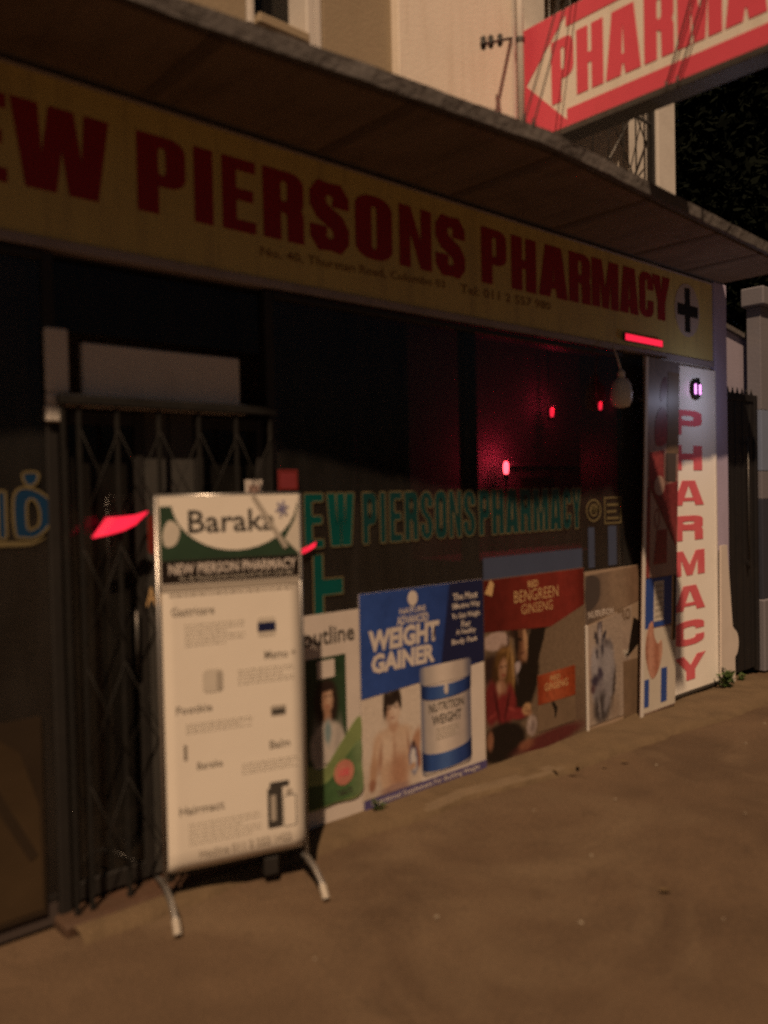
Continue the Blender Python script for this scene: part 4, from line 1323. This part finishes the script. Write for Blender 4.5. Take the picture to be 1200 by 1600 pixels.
# small violet twin-tube lamp on the sign top
Vl = thing('violet_lamp', 'small dark lamp with two violet tubes mounted on the vertical sign', 'lamp', (6.02, -.035, 2.33))
bm = bmesh.new()
rings = [(.03, .0), (.066, -.003), (.072, -.014), (.064, -.024)]
prev = None
for r_, y_ in rings:
    row = [bm.verts.new((-.04 + r_ * math.cos(k * math.pi / 9), y_, r_ * 1.1 * math.sin(k * math.pi / 9))) for k in range(18)]
    if prev:
        for k in range(18):
            bm.faces.new((prev[k], prev[(k + 1) % 18], row[(k + 1) % 18], row[k]))
    prev = row
bm.faces.new(prev)
bm_link('housing', bm, M['black'], Vl, True)
for x in (-.100, -.030):
    tube('tube', [(x, -.037, -.04), (x, -.037, .035)], .0075, M['violet'], Vl, 8)
box('mount', (-.02, -.01, -.02), (.02, .004, .09), M['black'], Vl, .002)
ld = bpy.data.lights.new('sign_wash', 'POINT')  # pale blue light added out in front of the tubes to wash the sign evenly
ld.energy = 2.2
ld.color = (.70, .74, 1.0)
ld.shadow_soft_size = .03
lo = bpy.data.objects.new('sign_wash', ld)
COL.objects.link(lo)
lo.parent = Vl
lo.location = (-.05, -.38, -.06)

# white hanging lamp under the fascia
Hl = thing('hanging_lamp', 'white egg-shaped lamp hanging on a cord below the fascia', 'lamp', (4.87, -.10, 2.10))
bm = bmesh.new()
add_lathe(bm, [(.02, .03), (.05, .038), (.068, .075), (.072, .125), (.062, .18), (.044, .215), (.02, .225)], (0, 0, 0), 16)
bm_link('globe', bm, mat('lamp_globe', (.55, .53, .53), .4), Hl, True)
bm = bmesh.new()
add_lathe(bm, [(.024, .222), (.024, .265), (.012, .28)], (0, 0, 0), 12)
bm_link('cap', bm, M['white'], Hl, True)
tube('cord', [(0, 0, .27), (-.01, .02, .36), (-.02, .05, .45)], .006, M['white'], Hl, 6)

# leaning cut-out board with a rounded side, at the pillar foot
Cu = thing('leaning_board', 'narrow white cut-out board with a rounded bulge leaning on the pillar', 'board', (6.31, -.055, .0))
flat('board', [(.0, .0), (.24, -.0), (.235, .22)] + arc(.225, .33, .075, .11, -80, 80, 8) + [(.20, .47), (.12, 1.13), (.02, 1.13)], .016, M['pwhite'], Cu, .016)
box('foot', (.02, -.02, -.01), (.20, .03, .012), M['dark'], Cu, .003)

# ------------------------------------------------------------------ stickers and small lights at the entrance
st = thing('sticker', 'small dull red square sticker above the teal letter N', 'sticker', (2.16, -.028, 1.62))
flat('sheet', rect(0, 0, .11, .095), 0, M['dred'], st)
flat('border', [rect(.004, .004, .106, .091), rect(.010, .010, .100, .085)[::-1]], -.0014, M['pred'], st)
st = thing('sticker', 'pale square card stuck just above the roll banner top', 'sticker', (1.985, -.028, 1.555))
flat('sheet', rect(0, 0, .09, .115), 0, M['pwhite'], st)
flat('inner_picture', rect(.018, .02, .072, .09), -.0014, M['rose'], st)
st = thing('sticker', 'red and white sticker peeping out left of the roll banner', 'sticker', (1.50, -.075, 1.375))
flat('sheet', rrect(0, 0, .13, .155, .02), 0, M['pred'], st)
flat('white_ring', [ell(.085, .07, .034, .045), ell(.085, .07, .02, .03)[::-1]], -.0014, M['pwhite'], st)
st = thing('door_lettering', 'gold letters reading Air beside the roll banner', 'lettering', (1.485, -.075, 1.17))
text('Air', 0, 0, .085, .075, 0, M['gold2'], st, bold=.02)
# glowing red ribbons
for lab, pts, rows, w0 in (('glowing red striped LED ribbon hanging at the gate', [(1.275, 1.455), (1.34, 1.465), (1.40, 1.478), (1.45, 1.50)], 9, .0085),
                           ('short glowing red LED curve right of the banner top', [(2.24, 1.315), (2.28, 1.322), (2.33, 1.338), (2.37, 1.358)], 3, .011)):
    t = thing('led_ribbon', lab, 'light', (pts[0][0], -.078 if rows > 4 else -.02, pts[0][1]))
    for i in range(rows):
        f = i / max(rows - 1, 1)
        pp_ = [(p[0] - pts[0][0] + .0065 * i * (1.0 if rows > 4 else .3), 0, p[1] - pts[0][1] + w0 * i * (1 - .35 * k / 3)) for k, p in enumerate(pts)]
        tube('led_line', pp_, .0036 if rows > 4 else .003, M['led'], t, 5)
    bm = bmesh.new()
    e0, e1 = pts[0], pts[-1]
    add_tube(bm, [(.0, .012, .0), (e1[0] - e0[0] + .02, .012, e1[1] - e0[1] + .02)], .005, 5)
    bm_link('backing_rod', bm, M['dark'], t)

# ------------------------------------------------------------------ the roll banner on the pavement
Rb = thing('roll_banner', 'cream standing roll banner headed Baraka and NEW PIERSON PHARMACY on tubular feet', 'banner', (1.488, -.20, 0), math.atan2(-.16, .54))
# sheet, gently bowed, its lower edge curling back into the base
bm = bmesh.new()
prof = [(1.60, .0), (1.4, .0), (1.22, .0), (.9, .0), (.6, .0), (.35, .0), (.22, .0), (.175, .003), (.150, .012), (.128, .03), (.118, .055)]
prev = None
for z, y in prof:
    row = []
    for i in range(13):
        u = i / 12
        row.append(bm.verts.new((.56 * u, y, z)))
    if prev:
        for i in range(12):
            bm.faces.new((prev[i], prev[i + 1], row[i + 1], row[i]))
    prev = row
sheet = bm_link('banner_sheet', bm, M['paper'], Rb, True)
sm = sheet.modifiers.new('thickness', 'SOLIDIFY')
sm.thickness = .0016
sm.offset = 0
Y0 = -.0014
# head panel pinned on: green ground, white bowl, black bar
hp = box('head_panel', (-.004, Y0 - .004, 1.262), (.564, Y0 - .0005, 1.602), M['paper'], Rb, 0)
yh = Y0 - .0045
flat('green_field', rect(.0, 1.355, .56, 1.565), yh, M['green'], hp)
flat('white_bowl', [(.045, 1.598)] + [(.30 + .255 * math.cos(math.radians(a)), 1.585 + .20 * math.sin(math.radians(a))) for a in range(180, 361, 10)] + [(.555, 1.598)], yh - .0014, M['paper'], hp)
flat('pale_corner', [(.50, 1.42), (.56, 1.36), (.56, 1.56), (.545, 1.50)], yh - .0014, M['palegrey'], hp)
flat('smudge', blob([(.01, 1.46), (.035, 1.51), (.075, 1.48), (.06, 1.42), (.02, 1.41)]), yh - .0012, M['palegrey'], hp)
text('Baraka', .108, 1.458, .462, 1.548, yh - .0028, M['ink'], hp, bold=.014)
flat('grey_stroke', stroke([(.37, 1.60), (.42, 1.52), (.47, 1.44), (.505, 1.385)], .010), yh - .0036, M['grey'], hp)
for k in range(3):
    a = math.radians(60 * k + 15)
    flat('blue_star', stroke([(.49 - .028 * math.cos(a), 1.545 - .034 * math.sin(a)), (.49 + .028 * math.cos(a), 1.545 + .034 * math.sin(a))], .004), yh - .0046 - .001 * k, mat('print_lilac', (.18, .17, .30), .5), hp)
flat('black_bar', rect(.0, 1.268, .56, 1.353), yh - .0002, M['pblack'], hp)
text('NEW PIERSON PHARMACY', .03, 1.300, .545, 1.342, yh - .0018, M['pwhite'], hp, bold=.02)
text('No. 40, Thurstan Road, Colombo 03. Tel: 011 2 557 980', .07, 1.276, .53, 1.290, yh - .0018, M['palegrey'], hp, bold=.012)
flat('joint_strip', rect(.0, 1.236, .56, 1.258), Y0 - .001, M['grey'], Rb)
lines_of_print(.03, 1.205, .53, 1.226, Y0 - .0004, M['grey'], Rb, 1)
ink2 = mat('print_dim_ink', (.20, .175, .145), .5)
text('Gastricare', .035, 1.138, .203, 1.172, Y0, ink2, Rb, bold=.006)
lines_of_print(.085, 1.01, .325, 1.105, Y0, M['palegrey'], Rb, 6)
text('Memo +', .404, .935, .537, .970, Y0, ink2, Rb, bold=.006)
lines_of_print(.292, .837, .528, .905, Y0, M['palegrey'], Rb, 5)
text('Footkie', .044, .755, .185, .786, Y0, ink2, Rb, bold=.01)
lines_of_print(.081, .67, .348, .714, Y0, M['palegrey'], Rb, 4)
text('Balm', .417, .567, .504, .60, Y0, ink2, Rb, bold=.01)
lines_of_print(.299, .475, .552, .525, Y0, M['palegrey'], Rb, 4)
text('Baraka', .12, .53, .222, .558, Y0, ink2, Rb, bold=.006)
text('Hairmact', .047, .358, .224, .392, Y0, ink2, Rb, bold=.01)
lines_of_print(.081, .228, .372, .322, Y0, M['palegrey'], Rb, 6)
text('Hotline 011 2 222 1422', .12, .182, .50, .212, Y0, M['grey'], Rb, bold=.006)
j = flat('jar_picture', rrect(.378, 1.03, .453, 1.108, .012), Y0, M['palegrey'], Rb)
flat('jar_label', rect(.378, 1.050, .453, 1.086), Y0 - .0014, M['navy'], j)
j = flat('bottle_picture', rrect(.15, .828, .232, .92, .02), Y0, M['palegrey'], Rb)
flat('bottle_shade', rrect(.205, .835, .228, .91, .01), Y0 - .0014, M['grey'], j)
j = flat('jar_picture', rrect(.424, .70, .490, .742, .01), Y0, M['grey'], Rb)
flat('jar_label', rect(.43, .708, .484, .726), Y0 - .0014, M['ink'], j)
flat('tube_picture', rrect(.070, .572, .082, .634, .005), Y0, ink2, Rb)
j = flat('bottle_picture', rrect(.402, .242, .466, .405, .006), Y0, M['ink'], Rb)
flat('bottle_label', rect(.415, .27, .437, .375), Y0 - .0014, M['grey'], j)
flat('bottle_cap', rrect(.412, .405, .495, .428, .006), Y0, M['ink'], Rb)
j = flat('bottle_picture', rrect(.470, .238, .525, .365, .006), Y0, M['ink'], Rb)
flat('bottle_label', rrect(.4715, .240, .5205, .362, .006), Y0 - .0014, M['paper'], j)
flat('bottle_cap', rrect(.482, .367, .508, .392, .004), Y0, M['grey'], Rb)
# frame
for x in (-.010, .570):
    tube('side_pole', [(x, .012, .06), (x, .012, 1.605)], .009, M['alu'], Rb, 8)
tube('top_bar', [(-.01, .012, 1.603), (.57, .012, 1.603)], .009, M['alu'], Rb, 8)
tube('bottom_bar', [(-.01, .055, .112), (.57, .055, .112)], .010, M['dark'], Rb, 8)
box('lock_block', (.395, .035, .03), (.455, .075, .105), M['dark'], Rb, .004)
for x in (-.010, .570):
    lg = tube('foot', [(x, .22, .035), (x, .10, .075), (x, .01, .085), (x, -.09, .075), (x, -.16, .045), (x, -.20, .004)], .013, M['alu'], Rb, 8)
    bm = bmesh.new()
    add_tube(bm, [(x, -.165, .042), (x, -.203, .001)], .0155, 8)
    bm_link('foot_cap', bm, mat('foot_cap_grey', (.36, .32, .27), .5, .2, 12), lg)
    tube('rear_cap', [(x, .215, .036), (x, .235, .003)], .014, M['dark'], lg, 8)

# ------------------------------------------------------------------ the neighbour's gate, wall and column
Ng = thing('metal_gate', 'black metal slat gate standing beyond the pillar', 'gate', (6.545, .02, 0))
box('frame_bar', (0, -.02, 0.02), (.06, .03, 2.36), M['black'], Ng)
box('frame_bar', (.52, -.02, 0.02), (.58, .03, 2.36), M['black'], Ng)
box('frame_bar', (.062, -.018, 2.30), (.518, .03, 2.36), M['black'], Ng)
for i in range(7):
    box('slat', (.066 + i * .065, -.008 + .004 * (i % 2), .05), (.122 + i * .065, .016, 2.298), M['black'], Ng, .003)
for i in range(6):
    tube('spike', [(.08 + i * .085, .0, 2.36), (.08 + i * .085, 0, 2.41)], .01, M['black'], Ng, 6, radii=[.012, .002])
tube('bolt_rod', [(.36, -.035, .9), (.36, -.035, 2.0)], .006, M['steel'], Ng, 6)
for z in (.95, 1.95):
    box('bolt_keeper', (.345, -.04, z - .02), (.375, -.019, z + .02), M['black'], Ng, .002)
Nw = thing('neighbour_wall', 'pink plastered wall rising behind the black gate', 'wall', (6.56, .16, 0))
bm = bmesh.new()
add_flat(bm, [[(-.02, 0), (.72, 0), (.72, 2.86), (-.02, 2.97)]], .12, .12)
bm_link('wall_face', bm, M['pinkwall'], Nw)
bm = bmesh.new()
add_flat(bm, [[(-.03, 2.972), (.73, 2.862), (.73, 2.90), (-.03, 3.01)]], .15, .18)
bm_link('coping', bm, M['concrete'], Nw)
Nc = thing('neighbour_column', 'grey-white column with a square cap and blue lower paint', 'column', (7.13, -.02, 0))
box('shaft', (0.02, 0, 2.24), (.45, .12, 3.12), mat('neighbour_grey_paint', (.16, .155, .18), .7, .1, 3, .1, 40, dirt=.3, dirt_col=(.2, .18, .17)), Nc)
box('cap', (-.03, -.05, 3.122), (.50, .15, 3.28), mat('neighbour_grey_paint', (.16, .155, .18), .7, .1, 3, .1, 40, dirt=.3, dirt_col=(.2, .18, .17)), Nc, .012)
box('blue_band', (.018, -.002, 1.72), (.452, .122, 2.238), M['nblue'], Nc)
box('pale_band', (.02, 0, 1.48), (.45, .12, 1.718), mat('neighbour_grey_paint', (.16, .155, .18), .7, .1, 3, .1, 40, dirt=.3, dirt_col=(.2, .18, .17)), Nc)
box('navy_band', (.018, -.002, .62), (.452, .122, 1.478), mat('navy_paint', (.035, .04, .06), .6, .2, 4), Nc)
box('base', (.0, -.02, 0), (.47, .13, .618), mat('neighbour_grey_paint', (.16, .155, .18)), Nc, .01)

# ------------------------------------------------------------------ trees behind
def tree(label, loc, h, rx, ry, rz, n, seed):
    rnd = random.Random(seed)
    t = thing('tree', label, 'tree', loc)
    bm = bmesh.new()
    top = h - rz * .6
    add_tube(bm, [(0, 0, -.05), (.05, .03, top * .4), (-.05, .08, top * .75), (.05, 0, top)], .2, 9, True, [.24, .19, .15, .08])
    limbs = []
    for k in range(9):
        a = rnd.uniform(0, 6.28)
        z0 = top * rnd.uniform(.45, .85)
        e = Vector((math.cos(a) * rx * rnd.uniform(.5, .85), math.sin(a) * ry * rnd.uniform(.5, .85), h - rz + rnd.uniform(-.5, .6) * rz))
        add_tube(bm, [(0, 0, z0), (e.x * .45, e.y * .45, z0 + (e.z - z0) * .6), tuple(e)], .05, 6, True, [.08, .05, .02])
        limbs.append(e)
    bm_link('trunk', bm, M['bark'], t, True)
    verts, faces = [], []
    cl = []
    for k in range(70):
        while True:
            p = Vector((rnd.uniform(-1, 1), rnd.uniform(-1, 1), rnd.uniform(-1, 1)))
            if .25 < p.length < 1:
                break
        cl.append(Vector((p.x * rx, p.y * ry, h - rz + p.z * rz)))
    for k in range(n):
        c = rnd.choice(cl)
        p = c + Vector((rnd.gauss(0, 1), rnd.gauss(0, 1), rnd.gauss(0, .8))) * rx * .17
        s = rnd.uniform(.045, .10)
        u = Vector((rnd.uniform(-1, 1), rnd.uniform(-1, 1), rnd.uniform(-1, .4))).normalized()
        v = u.cross(Vector((rnd.uniform(-1, 1), rnd.uniform(-1, 1), rnd.uniform(-1, 1)))).normalized()
        b = len(verts)
        verts += [tuple(p - u * s), tuple(p + v * s * .42), tuple(p + u * s), tuple(p - v * s * .42)]
        faces.append((b, b + 1, b + 2, b + 3))
    me = bpy.data.meshes.new('crown')
    me.from_pydata(verts, [], faces)
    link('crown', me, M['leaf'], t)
    return t


tree('large dark tree rising beside the upper storey', (12.2, 3.0, 0), 9.4, 3.0, 3.0, 3.3, 48000, 3)
tree('lower dark tree behind the neighbouring column', (11.5, .6, 0), 7.0, 2.4, 2.4, 2.6, 34000, 5)
tree('distant dark tree filling the gap behind the black gate', (17.5, 3.5, 0), 9.5, 4.2, 4.2, 4.6, 50000, 8)

# ------------------------------------------------------------------ weeds and litter
def weed(label, loc, n, size, seed):
    rnd = random.Random(seed)
    t = thing('weed', label, 'plant', loc)
    bmS, bmL = bmesh.new(), bmesh.new()
    for k in range(n):
        a = rnd.uniform(0, 6.28)
        e = Vector((math.cos(a) * size * rnd.uniform(.2, .8), math.sin(a) * size * .5 * rnd.uniform(.2, .9), size * rnd.uniform(.35, 1.1)))
        add_tube(bmS, [(0, 0, -.01), tuple(e * .5 + Vector((0, 0, size * .12))), tuple(e)], .0025, 5)
        for q in range(5):
            p = e * rnd.uniform(.45, 1.05)
            d = Vector((rnd.uniform(-1, 1), rnd.uniform(-1, 1), rnd.uniform(-.2, .8))).normalized()
            s = d.cross(Vector((0, 0, 1))).normalized() * size * .17
            L = d * size * .42
            up_ = Vector((0, 0, size * .05))
            vs = [bmL.verts.new(x) for x in (p, p + L * .45 + s + up_, p + L, p + L * .45 - s + up_)]
            bmL.faces.new(vs)
    bm_link('stems', bmS, M['weed'], t)
    bm_link('leaves', bmL, M['weed'], t)


weed('leafy green weed at the foot of the vertical sign', (6.30, -.10, 0.015), 12, .13, 1)
weed('low dark weed tuft by the weight gainer poster', (2.70, -.06, .02), 7, .05, 2)
weed('small weed below the black gate', (6.62, -.07, .0), 6, .07, 4)

rnd = random.Random(21)
stones = [(3.06, -1.05), (4.35, -.62), (3.72, -.75), (2.2, -.95), (5.1, -.8), (2.55, -1.35), (4.0, -1.3), (3.3, -.55), (1.7, -.85), (4.75, -1.6), (5.6, -.7), (2.95, -1.7)]
for i, (x, y) in enumerate(stones):
    bm = bmesh.new()
    bmesh.ops.create_icosphere(bm, subdivisions=1, radius=1)
    for v in bm.verts:
        v.co = Vector((v.co.x * rnd.uniform(.7, 1.2), v.co.y * rnd.uniform(.6, 1.1), v.co.z * .6))
    s = rnd.uniform(.006, .013)
    bmesh.ops.scale(bm, vec=(s, s, s), verts=bm.verts)
    o = bm_link('stone_chip', bm, M['stone'])
    o.location = (x, y, -.012 + noise.noise(Vector((x * 1.1, y * 1.1, 3))) * .01 + s * .4)
    tag(o, 'small pale stone chip lying on the brown pavement', 'stone', 'stone chips on the pavement')
for i, (x, y) in enumerate([(3.85, -.40), (3.95, -.36), (4.1, -.44), (3.78, -.33), (2.98, -1.45), (4.25, -.48)]):
    bm = bmesh.new()
    s = rnd.uniform(.018, .03)
    pts = [(-1, 0, .1), (-.4, .4, .25), (.4, .35, .05), (1, 0, .2), (.4, -.38, .2), (-.4, -.42, .05)]
    a = rnd.uniform(0, 6.28)
    vs = [bm.verts.new((s * (p[0] * math.cos(a) - p[1] * math.sin(a)), s * (p[0] * math.sin(a) + p[1] * math.cos(a)), s * p[2])) for p in pts]
    c = bm.verts.new((0, 0, s * .05))
    for k in range(6):
        bm.faces.new((vs[k], vs[(k + 1) % 6], c))
    o = bm_link('dry_leaf', bm, M['dleaf'])
    o.location = (x, y, .022 if y > -.42 else .004)
    tag(o, 'curled dry brown leaf on the pavement edge', 'leaf', 'dry leaves on the pavement')
